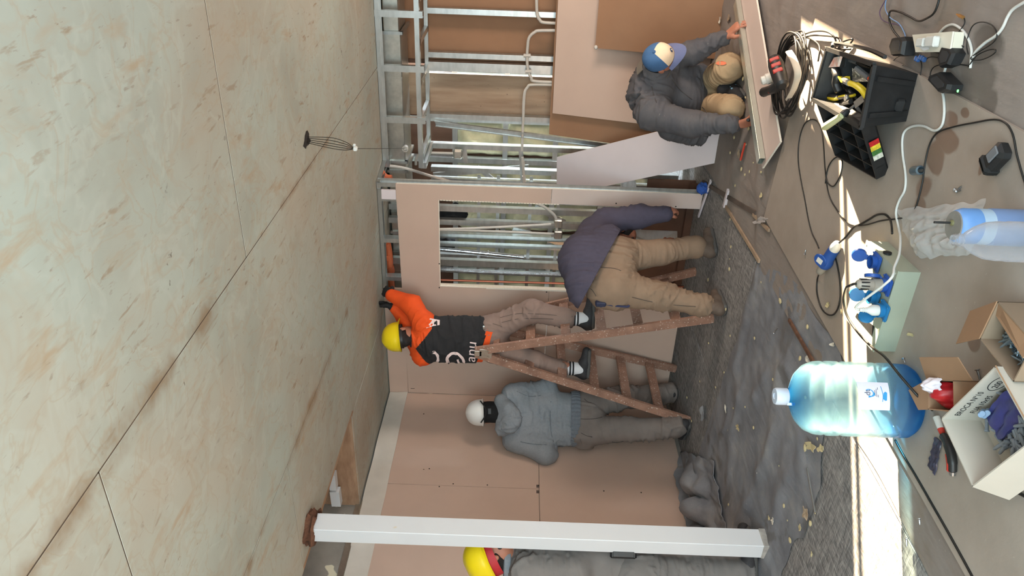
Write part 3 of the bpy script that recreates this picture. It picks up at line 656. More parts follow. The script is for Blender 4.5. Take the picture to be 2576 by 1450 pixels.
for pa, ya in ((AF, -.016), (AB, .016)):
    q = MB(); q.bevbox(pa+V((0, ya, -.05)), (.085, .006, .10), r=.003); q.bevbox(pa+V((0, ya, .01)), (.05, .006, .06), r=.003)
    for dx, dz in ((-.025, -.07), (.025, -.07), (0, -.02)): q.lathe([(.008, 0), (.005, .004)], pa+V((dx, ya-.003 if ya < 0 else ya+.003, dz)), (X_, Z_, Y_*(1 if ya > 0 else -1)), 8)
    q.build('hinge_plate', ZINC2, t)
q = MB(); q.tube([AF+V((0, 0, -.03)), AB+V((0, 0, -.03))], .012, 8); q.build('hinge_rod', ZINC2, t)
q = MB(); q.tube(catmull([lad['fr'][0].lerp(lad['fr'][1], .45), V((-3.49, 4.98, .70)), lad['fl'][0].lerp(lad['fl'][1], .45)], 8), .004, 5)
# ------------------------------------------------------------------ the big board on the floor
BZ = .020
bv = [BA+V((0, 0, .007)), BD+V((0, 0, .007)), BC+V((0, 0, .007)), BE+V((0, 0, .007))]
bm = sum(((p for p in bv)), V((0, 0, 0)))/4
for (a, b, rx, ry) in ((2395, 300, .05, .09), (2385, 350, .07, .12), (2350, 400, .09, .10), (2325, 470, .09, .10), (2315, 520, .08, .07), (2450, 862, .05, .06), (2427, 285, .03, .05), (2470, 420, .05, .02)):
    k = G(a, b, BZ)-bm; STAINS.append((k.x, k.y, rx*1.25, ry*1.25))
tag(MB().prism(bv, (0, 0, BZ-.007)).build('floor_board', board_mat(), None, loc=bm), 'big dusty beige hardboard sheet on the floor under the tools, with a brown water stain', 'board')
# wooden battens and metal sheet by the doorway
def batten(pts, w, h, mat, label, name='wood_strip', cat='wood strip', z=.012):
    a, b = G(*pts[0], z), G(*pts[1], z); q = MB(); q.bar(a, b, w, h, Z_); return tag(q.build(name, mat), label, cat)
batten(((1768, 458), (1902, 538)), .03, .014, M('damp_strip', srgb(96, 84, 76), .8, var=.2), 'dark wood strip on the floor in line with the narrow white offcut')
batten(((1826, 520), (1910, 658)), .022, .012, WOODL, 'thin pale wood lath on the floor between the bent worker and the big board')
batten(((1895, 540), (1935, 580)), .02, .012, WOODL, 'short pale lath stub at the corner of the big board', z=.014)
batten(((1822, 520), (1833, 478)), .03, .02, GYPW, 'small white block on the floor near the narrow white offcut', 'plaster_offcut', 'offcut', z=.016)
batten(((1757, 545), (1788, 455)), .025, .012, GYPW, 'white strip on the floor at the foot of the doorway jamb', 'plaster_offcut', 'offcut', z=.016)
batten(((1985, 805), (2048, 915)), .016, .012, M('rusty_bar', srgb(122, 86, 66), .8, .2, var=.25, vs=30, bump=.5), 'rusty brown rod on the felt beside the water jug', 'steel_rod', 'rod', z=.022)
batten(((2030, 1178), (2050, 1290)), .008, .006, ZINC, 'thin bent grey strip on the felt beyond the sunlit floor', 'metal_strip', 'strip', z=.026)
sp = [PY(1568, 577, 5.72), PY(1704, 582, 5.60), PY(1704, 606, 5.60), PY(1640, 612, 5.64), PY(1600, 600, 5.70)]
tag(MB().prism(sp, (0, .003, 0)).build('metal_sheet', ZINC), 'shiny galvanised sheet offcut standing in front of the bent worker', 'metal sheet')
# ------------------------------------------------------------------ smooth bodies and clothes grown from round limbs
def cap(a, b, ra, rb, k=.02, m=0): return ('c', V(a), V(b), ra, rb, k, m)
def ell(c, ax, r, k=.02, m=0): return ('e', V(c), tuple(V(a).normalized() for a in ax), r, k, m)
def cutsphere(c, r, k=.01): return ('s', V(c), r, 0, k, 0)
def chain(pts, rs, k=.03, m=0): return [cap(pts[i], pts[i+1], rs[i], rs[i+1], k, m) for i in range(len(pts)-1)]
def _seg(P, a, b):
    a = np.array(a); b = np.array(b); ab = b-a; L = max(1e-9, ab@ab); h = np.clip(((P-a)@ab)/L, 0, 1)
    return np.linalg.norm(P-a-h[..., None]*ab, axis=-1), h
def pdist(pr, P):
    if pr[0] == 'c':
        d, h = _seg(P, pr[1], pr[2]); return d-(pr[3]+(pr[4]-pr[3])*h)
    if pr[0] == 'e':
        q = P-np.array(pr[1]); A = np.array([tuple(a) for a in pr[2]]); r = np.array(pr[3]); l = (q@A.T)/r
        k0 = np.linalg.norm(l, axis=-1); k1 = np.linalg.norm(l/r, axis=-1); return k0*(k0-1)/np.maximum(k1, 1e-9)
    return np.linalg.norm(P-np.array(pr[1]), axis=-1)-pr[2]
def pbox(pr):
    if pr[0] == 'c':
        r = max(pr[3], pr[4]); a, b = np.array(pr[1]), np.array(pr[2]); return np.minimum(a, b)-r, np.maximum(a, b)+r
    r = max(pr[3]) if pr[0] == 'e' else pr[2]; c = np.array(pr[1]); return c-r, c+r
def surface(prims, res):
    los, his = zip(*[pbox(p) for p in prims if p[0] != 's']); lo = np.min(los, 0)-4*res-.01; hi = np.max(his, 0)+4*res+.01
    n = np.ceil((hi-lo)/res).astype(int)+1; D = np.full(n, .5, dtype=np.float32)
    for p in prims:
        k = p[5] if p[0] != 's' else p[4]; a, b = pbox(p); m = max(.03, k*1.2)+2*res
        i0 = np.maximum(0, np.floor((a-m-lo)/res).astype(int)); i1 = np.minimum(n, np.ceil((b+m-lo)/res).astype(int)+1)
        g = np.stack(np.meshgrid(*[lo[q]+res*np.arange(i0[q], i1[q]) for q in range(3)], indexing='ij'), -1)
        d = pdist(p, g); sl = tuple(slice(i0[q], i1[q]) for q in range(3)); e = D[sl]
        if p[0] == 's': h = np.clip(.5-.5*(e+d)/k, 0, 1); D[sl] = e*(1-h)-d*h+k*h*(1-h)
        else: h = np.clip(.5+.5*(e-d)/k, 0, 1); D[sl] = e*(1-h)+d*h-k*h*(1-h)
    S = D < 0; c8 = [(i, j, k) for i in (0, 1) for j in (0, 1) for k in (0, 1)]
    cnt = sum(S[i:n[0]-1+i, j:n[1]-1+j, k:n[2]-1+k].astype(np.int8) for i, j, k in c8)
    cell = np.argwhere((cnt > 0) & (cnt < 8)); idx = np.full(n-1, -1, dtype=np.int32); idx[tuple(cell.T)] = np.arange(len(cell))
    val = {c: D[cell[:, 0]+c[0], cell[:, 1]+c[1], cell[:, 2]+c[2]] for c in c8}
    acc = np.zeros((len(cell), 3)); num = np.zeros(len(cell))
    for c in c8:
        for ax in range(3):
            if c[ax]: continue
            c2 = tuple(1 if q == ax else c[q] for q in range(3)); a, b = val[c], val[c2]; w = (a < 0) != (b < 0)
            t = np.where(w, a/np.where(w, a-b, 1), 0); pos = np.tile(np.array(c, float), (len(cell), 1)); pos[:, ax] = t
            acc[w] += pos[w]; num += w
    vs = lo+res*(cell+acc/num[:, None]); fs = []
    for ax in range(3):
        o1, o2 = [q for q in range(3) if q != ax]
        a = [slice(None)]*3; b = [slice(None)]*3; a[ax] = slice(0, n[ax]-1); b[ax] = slice(1, n[ax])
        for sg in (0, 1):
            w = np.argwhere((S[tuple(a)] & ~S[tuple(b)]) if sg == 0 else (~S[tuple(a)] & S[tuple(b)]))
            w = w[(w[:, o1] > 0) & (w[:, o2] > 0) & (w[:, o1] < n[o1]-1) & (w[:, o2] < n[o2]-1)]
            q = []
            for d1, d2 in ((1, 1), (0, 1), (0, 0), (1, 0)):
                e = w.copy(); e[:, o1] -= d1; e[:, o2] -= d2; q.append(idx[e[:, 0], e[:, 1], e[:, 2]])
            q = np.stack(q, 1)
            if (sg == 0) == (ax == 1): q = q[:, ::-1]
            fs.append(q)
    return vs, np.concatenate(fs)
def planecut(p, n, keep=None):
    p = np.array(p); n = np.array(V(n).normalized())
    def f(vs, nn):
        h = np.maximum(0, (vs-p)@n)
        if keep is not None: h = h*(_seg(vs, keep[0], keep[1])[0] > keep[2])
        return vs-n*h[:, None]
    return f
def grow(name, prims, res, mat, parent=None, amp=0.0, seed=1, freq=26, low=7, matfn=None, loc=None, relax=1, post=None):
    vs, fs = surface(prims, res)
    E = np.concatenate([fs[:, [i, (i+1) % 4]] for i in range(4)])
    for _ in range(relax):
        s = np.zeros_like(vs); c = np.zeros(len(vs)); np.add.at(s, E[:, 0], vs[E[:, 1]]); np.add.at(c, E[:, 0], 1); vs = .5*vs+.5*s/np.maximum(c, 1)[:, None]
    nn = np.zeros_like(vs); fn = np.cross(vs[fs[:, 2]]-vs[fs[:, 0]], vs[fs[:, 3]]-vs[fs[:, 1]])
    for i in range(4): np.add.at(nn, fs[:, i], fn)
    nn /= np.linalg.norm(nn, axis=1, keepdims=True)+1e-12
    if amp:
        best = np.full(len(vs), 9.); axs = np.zeros_like(vs); ss = np.zeros(len(vs))
        for p in prims:
            if p[0] != 'c': continue
            d = pdist(p, vs); w = d < best; best[w] = d[w]; ax = np.array((p[2]-p[1]).normalized()) if (p[2]-p[1]).length > 1e-6 else np.array([0, 0, 1.])
            axs[w] = ax; ss[w] = (vs[w]-np.array(p[1]))@ax
        tw = vnoise(vs*2.2, seed+5)[:, None]; q = vs*low+axs*(ss[:, None]*(freq-low))+tw*1.6
        r = np.clip(1-np.abs(vnoise(q, seed))*3.2, 0, 1)**1.3; r2 = np.clip(1-np.abs(vnoise(q*1.7+7, seed+1))*3.2, 0, 1)**1.3
        w = np.clip(vnoise(vs*5, seed+9)*1.3+.45, 0, 1); w2 = np.clip(vnoise(vs*6+3, seed+11)*1.3+.4, 0, 1)
        vs = vs+nn*((r*w+r2*w2*.7-.25)*amp+vnoise(vs*5, seed+3)*amp*.7)[:, None]
    if post: vs = post(vs, nn)
    o0 = V(loc) if loc is not None else (PLOC[parent.name] if parent is not None else V((vs[:, 0].mean(), vs[:, 1].mean(), vs[:, 2].min())))
    mi = None
    if matfn is not None: mi = matfn(vs[fs].mean(1))
    return raw_obj(name, (vs-np.array(o0)).tolist(), fs.tolist(), mat, parent, o0, True, None, mi)
# ------------------------------------------------------------------ anatomy
SKIN = M('skin', srgb(176, 116, 92), .55, var=.06, vs=20, bump=.05, bs=200)
HAIR = M('dark_hair', srgb(32, 26, 24), .7, var=.3, vs=80, bump=.6, bs=120)
EYE = M('eye', srgb(60, 44, 38), .2)
def head_prims(c, up, fw):
    c = V(c); up = V(up).normalized(); fw = (V(fw)-up*V(fw).dot(up)).normalized(); s = fw.cross(up); ax = (s, fw, up)
    P = [ell(c+up*.03-fw*.005, ax, (.075, .094, .088), .02), ell(c-up*.035+fw*.015, ax, (.06, .073, .085), .03), cap(c-up*.096+fw*.062-s*.012, c-up*.096+fw*.062+s*.012, .022, .022, .03),
         cap(c+fw*.09+up*.012, c+fw*.108-up*.026, .009, .014, .012), cap(c+fw*.095-up*.03-s*.011, c+fw*.095-up*.03+s*.011, .009, .009, .01), cap(c+fw*.08+up*.024-s*.034, c+fw*.08+up*.024+s*.034, .012, .012, .02),
         cap(c+fw*.083-up*.06-s*.018, c+fw*.083-up*.06+s*.018, .008, .008, .01)]
    for q in (-1, 1):
        P += [cutsphere(c+fw*.098+up*.006+s*q*.032, .013, .012), ell(c+s*q*.083-fw*.012-up*.005, (s, fw, up), (.011, .02, .031), .008)]
    return P, (s, fw, up)
def add_eyes(par, c, ax):
    s, fw, up = ax; q = MB()
    for k in (-1, 1):
        o = V(c)+fw*.078+up*.006+s*k*.032; q = MB(); q.lathe([(.001, -.011), (.008, -.008), (.011, 0), (.008, .008), (.001, .011)], o, (s, up, fw), 10); q.build('eye', EYE, par, True)
def hand_prims(w, d, n, side, curl=(.5, .5, .5, .5), tc=.4, fat=0.0, m=0, thumb_out=.7, sc=1.0):
    """wrist, finger direction, palm normal, +1/-1 thumb side"""
    w = V(w); d = V(d).normalized(); n = (V(n)-d*V(n).dot(d)).normalized(); t = d.cross(n)*side; P = []
    offs = (.030, .010, -.010, -.029); lens = (.074, .083, .077, .060)
    for i in range(4):
        kn = w+d*(.086-.004*abs(i-1))+t*offs[i]; P.append(cap(w+d*.012+t*offs[i]*.55, kn, .015+fat, .0115+fat, .014, m))
        a = 0; p = kn; cc = curl[i] if hasattr(curl, '__len__') else curl
        for seg, fr in enumerate((.45, .31, .24)):
            a += cc*(.8, 1.0, .7)[seg]; q = p+(d*math.cos(a)+n*math.sin(a)+t*offs[i]*1.2).normalized()*lens[i]*fr
            P.append(cap(p, q, (.0098, .0090, .0082)[seg]+fat, (.0090, .0082, .0070)[seg]+fat, .004, m)); p = q
    b = w+d*.028+t*.024; k1 = b+(d*.55+t*thumb_out+n*.35).normalized()*.040; k2 = k1+(d*.85+t*(.35-tc)+n*(.3+tc)).normalized()*.032; k3 = k2+(d*.9-t*tc*.6+n*(.25+tc)).normalized()*.025
    P += [cap(w+d*.015+t*.012, k1, .016+fat, .0125+fat, .012, m), cap(k1, k2, .0118+fat, .0105+fat, .006, m), cap(k2, k3, .0105+fat, .0085+fat, .005, m)]
    return [cap(w+(p[1]-w)*sc, w+(p[2]-w)*sc, p[3]*(sc*.5+.5), p[4]*(sc*.5+.5), p[5], p[6]) for p in P]
def body_prims(J, hand=None):
    P, ax = head_prims(J['head'], J['up'], J['fw']); hb = V(J['head'])-ax[2]*.06-ax[1]*.02
    P += [cap(J['neck'], hb, .058, .055, .03)]
    P += chain([J['pelvis'], J['chest'], J['neck']], [.10, .10, .055], .05) + [cap(J['shL'], J['shR'], .06, .06, .05), cap(J['hipL'], J['hipR'], .09, .09, .05)]
    for s in 'LR':
        P += chain([J['sh'+s], J['el'+s], J['wr'+s]], [.05, .04, .027], .02)
        P += chain([J['hip'+s], J['kn'+s], J['an'+s]], [.075, .052, .036], .03)
        f = V(J['ft'+s]).normalized(); a = V(J['an'+s]); sz = J.get('sz', .003); P += [cap(a, V((a.x, a.y, sz+.055)), .034, .034, .02), cap(V((a.x, a.y, sz+.05)), V((a.x, a.y, sz+.032))+f*.13, .034, .022, .02)]
    return P, ax
def shoe(par, an, f, sole_z, mat, smat, name='shoe', stripe=None, w=.048):
    an = V(an); f = V((f[0], f[1], 0)).normalized(); s = f.cross(Z_); b = V((an.x, an.y, sole_z))
    P = [cap(b-f*.05+Z_*.045, b+f*.05+Z_*.05, w-.004, w-.004, .03), cap(b+f*.04+Z_*.044, b+f*.16+Z_*.036, w-.004, w-.014, .03), cap(b-f*.035+Z_*.06, b-f*.02+Z_*.105, .044, .046, .03)]
    o = grow(name, P, .009, mat, par, .002, 3)
    Q = [cap(b-f*.055+s*e+Z_*.014, b+f*.155+s*e*.75+Z_*.014, .016, .015, .03) for e in (-.03, -.01, .01, .03)]
    def flat(vs, nn): vs[:, 2] = np.clip(vs[:, 2], sole_z, sole_z+.026); return vs
    so = grow('sole', Q, .008, smat, o, post=flat, loc=PLOC[o.name])
    if stripe:
        q = MB()
        for k in range(3):
            c = b+f*(-.01+.03*k)+s*w*.86*1.0; q.bar(c+Z_*.03, c+f*.022+Z_*.078-s*.004, .012, .008, s)
            c = b+f*(-.01+.03*k)-s*w*.86*1.0; q.bar(c+Z_*.03, c+f*.022+Z_*.078+s*.004, .012, .008, s)
        q.build('shoe_stripes', stripe, o)
    return o
def helmet(par, c, up, fw, mat, dark=BLK, name='helmet', tall=.135):
    """hard hat: dome with ridge, wider peak in front, harness band inside"""
    c = V(c); up = V(up).normalized(); fw = (V(fw)-up*V(fw).dot(up)).normalized(); s = fw.cross(up)
    def P(u, v, grow_=0.0):
        a = u*2*math.pi; fr = math.cos(a)
        if v < .8:
            b = v/.8*math.pi/2; rx = .112*math.sin(b)**.9+grow_; ry = .134*math.sin(b)**.9+grow_; h = tall*math.cos(b)**.85 if b < 1.5707 else 0
            ridge = .006*math.exp(-(math.sin(a)*rx/.02)**2)*(1 if b > .15 else b/.15)*math.cos(b)**.3 if b < 1.57 else 0
            return c+fw*fr*ry+s*math.sin(a)*rx+up*(h+ridge+.0)
        e = (v-.8)/.2; br = .010+.045*max(0, fr)**2
        return c+fw*fr*(.134+br*e)+s*math.sin(a)*(.112+br*e*.7)+up*(-.010*e-.012*e*max(0, fr))
    h = MB().thick(lambda u, v: P(u, max(v, .004)), 40, 20, .0035).build(name, mat, par, True, 50)
    q = MB()
    def band(u, v): a = u*2*math.pi; return c+fw*math.cos(a)*.112+s*math.sin(a)*.092-up*(.004+.03*v)
    q.grid(band, 32, 2); q.build('harness_band', dark, h, True)
    return h
def decal(mb, target, origin, right, upv, direction, shapes, off=.0055):
    """project flat 2-D polygons onto the cloth, keeping them just above its surface"""
    me = target.data; o = PLOC[target.name]; bv = BVHTree.FromPolygons([V(v.co)+o for v in me.vertices], [tuple(p.vertices) for p in me.polygons])
    for pts, faces in shapes:
        out = []
        for (a, b) in pts:
            p = V(origin)+V(right)*a+V(upv)*b-V(direction)*.4; h = bv.ray_cast(p, V(direction), 1.2)
            out.append(h[0]+h[1]*off*(1 if h[1].dot(V(direction)) < 0 else -1) if h[0] is not None else None)
        fs = [f for f in faces if all(out[i] is not None for i in f)]
        if fs: mb.add([q if q is not None else V(origin) for q in out], fs)
    return mb
def text_shape(body, size, shear=0.0):
    c = bpy.data.curves.new('t', 'FONT'); c.body = body; c.size = size; c.shear = shear; c.resolution_u = 3
    o = bpy.data.objects.new('t', c); COL.objects.link(o); dg = bpy.context.evaluated_depsgraph_get(); dg.update(); me = bpy.data.meshes.new_from_object(o.evaluated_get(dg))
    import bmesh
    bm = bmesh.new(); bm.from_mesh(me); bmesh.ops.triangulate(bm, faces=bm.faces[:])
    for _ in range(3):
        le = [e for e in bm.edges if e.calc_length() > size*.2]
        if le: bmesh.ops.subdivide_edges(bm, edges=le, cuts=1); bmesh.ops.triangulate(bm, faces=bm.faces[:])
    pts = [(v.co.x, v.co.y) for v in bm.verts]; fs = [tuple(v.index for v in f.verts) for f in bm.faces]; bm.free(); bpy.data.objects.remove(o); bpy.data.curves.remove(c)
    return (pts, fs)
def stroke_shape(pts, w, n=8):
    P = catmull([V((a, b, 0)) for a, b in pts], n); L = []; R_ = []
    for i in range(len(P)):
        t = (P[min(i+1, len(P)-1)]-P[max(i-1, 0)]).normalized(); q = V((-t.y, t.x, 0))*w/2; L.append(P[i]+q); R_.append(P[i]-q)
    n = len(P); return ([(p.x, p.y) for p in L+R_], [(i, i+1, n+i+1, n+i) for i in range(n-1)])
def person(J, label, pose_extra=None, res=.007):
    P, ax = body_prims(J); P += pose_extra or []
    o = grow('person', P, res, SKIN); tag(o, label, 'person'); add_eyes(o, J['head'], ax); return o, ax
# cloth colours
HOOD = M('grey_fleece', srgb(134, 138, 143), .95, var=.06, vs=60, bump=.25, bs=160, speck=(170, .6, srgb(136, 140, 146)))
HOODB = M('grey_ribbing', srgb(112, 117, 124), .95, var=.08, vs=60, bump=.4, bs=120)
TRG = M('grey_work_trousers', srgb(124, 114, 108), .9, var=.07, vs=12, bump=.2, bs=180)
TRK = M('khaki_trousers', srgb(140, 117, 97), .9, var=.08, vs=8, bump=.2, bs=180)
TRT = M('tan_trousers', srgb(174, 146, 112), .9, var=.10, vs=7, bump=.2, bs=180)
NAVY = M('navy_sweatshirt', srgb(74, 70, 86), .92, var=.06, vs=30, bump=.15, bs=160)
CHAR = M('charcoal_jacket', srgb(86, 83, 84), .82, var=.12, vs=7, bump=.2, bs=120, c2=srgb(70, 69, 74), speck=(60, .74, srgb(128, 122, 116)))
ORNG = M('orange_jersey', srgb(238, 84, 22), .8, var=.08, vs=10, bump=.12, bs=120)
BLKJ = M('black_jersey', srgb(38, 37, 39), .85, var=.12, vs=20, bump=.15, bs=120)
YEL = M('yellow_hard_hat', srgb(232, 204, 24), .3, var=.03); WHT = M('white_hard_hat', srgb(226, 224, 220), .35, var=.03)
SHO = M('dark_shoe', srgb(54, 52, 54), .7, var=.15, vs=40, bump=.2, bs=90); SOLE = M('shoe_sole', srgb(84, 82, 80), .8, var=.1); SHB = M('brown_boot', srgb(98, 84, 74), .8, var=.12, vs=30, bump=.2)
SOCK = M('white_sock', srgb(222, 220, 222), .9, var=.04); GLV = M('black_glove', srgb(34, 33, 34), .8, var=.2, vs=50, bump=.3, bs=90); WPRINT = M('pale_print', srgb(232, 208, 204), .7, var=.02)
RED = M('red_strap', srgb(176, 38, 46), .6, var=.08); BLUE = M('cap_blue', srgb(64, 100, 142), .85, var=.08, vs=20, bump=.1, bs=140); CAPC = M('cap_cream', srgb(232, 204, 172), .85, var=.04, vs=20); BRIM = M('cap_brim', srgb(100, 106, 140), .85, var=.06, vs=20)
S6 = lambda y, t: t
# ------------------------------------------------------------------ 1. the worker in the grey hoodie at the left wall
f_ = V((-.66, .75, 0)); r_ = V((.75, .66, 0))
J = dict(head=DP(1224, 1038, 6.45), up=V((-.02, .0, 1))-r_*.06, fw=f_-Z_*.25, neck=DP(1268, 1044, 6.45), chest=DP(1325, 1050, 6.45), pelvis=DP(1450, 1052, 6.48),
         shL=DP(1293, 1108, 6.42), shR=DP(1290, 994, 6.45), elL=DP(1372, 1142, 6.34), elR=DP(1378, 976, 6.5), wrL=DP(1372, 1098, 6.62), wrR=DP(1345, 1000, 6.78),
         hipL=DP(1468, 1086, 6.44), hipR=DP(1468, 1022, 6.52), knL=DP(1585, 1080, 6.33), knR=DP(1578, 1000, 6.62), anL=DP(1696, 1074, 6.27), anR=DP(1683, 990, 6.80), ftL=f_*.8-r_*.4, ftR=f_)
hp_ = hand_prims(J['wrL'], f_+Z_*.3, Z_*-.3+r_, 1, .5)+hand_prims(J['wrR'], f_+Z_*.5, f_*.2-r_, -1, .4)
H, ax = person(J, 'worker in grey hoodie and white hard hat seen from behind, standing at the left drywall', hp_)
c1, c2 = J['chest'], J['pelvis']; cl_ = DP(1320, 1083, 6.44); cr_ = DP(1318, 1018, 6.46); hl = DP(1424, 1082, 6.45); hr = DP(1424, 1024, 6.48)
hem = [cap(DP(1432, 1088, 6.45), DP(1432, 1022, 6.49), .128, .128, .05)]
P = [cap(cl_, hl, .135, .132, .09), cap(cr_, hr, .135, .132, .09), cap(J['shL'], J['shR'], .085, .085, .08), cap(J['neck'], c1, .075, .14, .08)]
P += chain([J['shL'], J['elL'], J['wrL']], [.088, .082, .055], .05)+chain([J['shR'], J['elR'], J['wrR']], [.088, .08, .055], .05)
hd_ = [cap(DP(1266, 1080, 6.38), DP(1261, 1010, 6.40), .066, .064, .05), cap(DP(1285, 1072, 6.31), DP(1279, 1026, 6.33), .062, .058, .06), cap(DP(1300, 1058, 6.29), DP(1297, 1044, 6.30), .045, .045, .05)]
grow('hood', hd_, .008, HOOD, H, .012, 15, 30, 9)
def hemcut(vs, nn): vs[:, 2] = np.maximum(vs[:, 2], c2.z-.005); return vs
grow('hoodie', P, .010, HOOD, H, .016, 11, 20, 5, post=hemcut)
q = MB(); hc = (hl+hr)/2
def ring(u, v):
    a = u*2*math.pi; ca, sa = math.cos(a), math.sin(a); k = (abs(ca)**2.6+abs(sa)**2.6)**(-1/2.6)
    return V((hc.x, hc.y, c2.z+.055-.075*v))+r_*ca*k*.222+f_*sa*k*.145+(r_*ca+f_*sa)*(.004*math.sin(u*2*math.pi*44)+.010*math.sin(v*math.pi))
q.grid(ring, 176, 6, True); q.build('hem_band', HOODB, H, True, None)
P = [cap(J['hipL'], J['hipR'], .138, .132, .06), cap(c2-Z_*.03, c2-Z_*.10, .138, .138, .05)]
P += chain([J['hipL'], J['knL'], J['anL']], [.128, .098, .088], .04)+chain([J['hipR'], J['knR'], J['anR']], [.125, .095, .085], .04)
P += [cap(J['anL']+Z_*.05, J['anL']-Z_*.005, .085, .09, .03), cap(J['anR']+Z_*.05, J['anR']-Z_*.005, .082, .086, .03)]
tr = grow('trousers', P, .010, TRG, H, .019, 21, 18, 5)
q = MB()
for k in range(2):
    a = DP(1460+k*3, 1092, 6.26); b = DP(1492, 1094, 6.25)
q.bar(DP(1460, 1108, 6.28), DP(1463, 1118, 6.30), .03, .004, Z_); q.build('pocket_flap', TRG, tr)
shoe(H, J['anL'], J['ftL'], .003, SHO, SOLE); shoe(H, J['anR'], J['ftR'], .003, SHO, SOLE)
s_, fw_, up_ = ax
grow('neck_guard', [ell(V(J['head'])+up_*.0-fw_*.02, ax, (.090, .098, .105), .02), cap(V(J['head'])-up_*.06-fw_*.04, J['neck']+Z_*.01-f_*.02, .082, .088, .04)], .008, DARKB, H, .004, 4)
hm = helmet(H, V(J['head'])+up_*.040, up_-fw_*.06, fw_, WHT)
q = MB(); q.tube(catmull([V(J['head'])+up_*.045-fw_*.12+s_*.09, V(J['head'])+up_*.005-fw_*.142+s_*.03, V(J['head'])+up_*.005-fw_*.142-s_*.03, V(J['head'])+up_*.045-fw_*.12-s_*.09], 6), .006, 6); q.bevbox(V(J['head'])-up_*.03-fw_*.128, (.05, .01, .03), (s_, fw_, up_), .003); q.build('chin_strap', BLK, hm, True)
# ------------------------------------------------------------------ 2. the worker in orange and black on the ladder
f_ = V((-.25, .97, 0)).normalized(); r_ = V((.97, .25, 0)).normalized()
J = dict(head=DP(1014, 846, 6.2), up=Z_-f_*.12-r_*.12, fw=f_+Z_*.2+r_*.35, neck=DP(1046, 852, 6.2), chest=DP(1095, 853, 6.22), pelvis=DP(1222, 853, 6.25),
         shL=DP(1062, 896, 6.24), shR=DP(1064, 812, 6.16), elL=DP(1022, 806, 6.36), elR=DP(1036, 768, 6.24), wrL=DP(993, 778, 6.36), wrR=DP(985, 744, 6.30),
         hipL=DP(1240, 878, 6.28), hipR=DP(1238, 830, 6.23), knL=DP(1350, 908, 6.30), knR=DP(1338, 783, 6.14), anL=DP(1450, 928, 6.36), anR=DP(1462, 803, 6.13), ftL=r_, ftR=r_*.9+f_*.3, sz=.828)
hw = V((0, 0, 1))
hpL = hand_prims(J['wrL'], DP(975, 768, 6.40)-J['wrL'], Z_+f_*.4, 1, .25); hpR = hand_prims(J['wrR'], DP(962, 728, 6.38)-J['wrR'], f_+Z_*.5, -1, .45)
O, ax = person(J, 'worker in orange and black jersey standing on the ladder, reaching to the ceiling', hpL+hpR)
zc_ = DP(1084, 820, 6.2).z; top_ = DP(1050, 876, 6.15)
def jm(c):
    lat = (c-np.array(top_))@np.array(r_); sd = np.clip(zc_+.11-np.abs(lat)*(.12/.16), zc_-.02, 9)
    arm = lat > .21
    return np.where((c[:, 2] > sd) | arm & (c[:, 2] > zc_-.03), 0, 1).astype(np.int32)
a1, a2 = DP(1092, 880, 6.22), DP(1088, 828, 6.2); b1, b2 = DP(1196, 882, 6.25), DP(1205, 828, 6.22)
P = [cap(a1, b1, .100, .104, .08), cap(a2, b2, .102, .106, .08), cap((a1+a2)/2, (b1+b2)/2, .135, .135, .08), cap(J['shL'], J['shR'], .075, .075, .07), cap(J['neck'], J['chest'], .07, .11, .06)]
P += chain([J['shL'], J['elL'], J['wrL']], [.08, .072, .05], .04)+chain([J['shR'], J['elR'], J['wrR']], [.085, .078, .052], .04)
def cuthem(vs, nn): vs[:, 2] = np.maximum(vs[:, 2], DP(1206, 900, 6.2).z+(((vs-np.array(b1))@np.array(r_))*-.30)); return vs
jer = grow('jersey', P, .0065, [ORNG, BLKJ], O, .012, 31, 22, 6, matfn=jm, post=cuthem)
q = MB(); hc = (b1+b2)/2
def ring(u, v):
    a = u*2*math.pi; lat = math.cos(a)*.195; return V((hc.x, hc.y, DP(1207, 900, 6.2).z-.30*(lat+.09)-.055*v+.012))+r_*lat*.97+f_*math.sin(a)*.128+V((0, 0, .004*math.sin(u*40)))
q.grid(ring, 72, 3, True); q.build('hem_lining', ORNG, O, True, None)
P = [cap(J['hipL'], J['hipR'], .118, .122, .06), cap(J['pelvis'], J['pelvis']-Z_*.06, .135, .13, .05)]
P += chain([J['hipL'], J['knL'], J['anL']+Z_*.12], [.108, .085, .074], .04)+chain([J['hipR'], J['knR'], J['anR']+Z_*.12], [.115, .095, .080], .04)
TRB = M('brown_grey_trousers', srgb(140, 118, 108), .9, var=.07, vs=10, bump=.2, bs=180)
tr = grow('trousers', P, .010, TRB, O, .016, 41, 24, 5)
for an, ft in (('anL', 'ftL'), ('anR', 'ftR')):
    a = V(J[an]); so = shoe(O, a, J[ft], .828, SHO, SOLE); k = grow('sock', [cap(a+Z_*.11, a-Z_*.03, .056, .054, .02)], .008, SOCK, O)
    q = MB()
    for z in (.03, .055): q.lathe([(.0575, z-.007), (.0582, z), (.0575, z+.007)], a, None, 18, cap=False)
    q.build('sock_stripe', BLKJ, k, True)
s_, fw_, up_ = ax; hd = V(J['head'])
grow('hair', [ell(hd+up_*.03-fw_*.012, ax, (.080, .096, .092), .02), cap(hd-up_*.02-fw_*.075, hd-up_*.055-fw_*.06, .04, .035, .03)], .008, HAIR, O, .002, 5)
hm = helmet(O, hd+up_*.035, up_, fw_, YEL)
q = MB(); q.tube(catmull([J['neck']+V((.066*math.cos(a), .066*math.sin(a), .03)) for a in [k*.785 for k in range(8)]], 4, True), .012, 6, closed=True); q.build('collar', BLKJ, O, True)
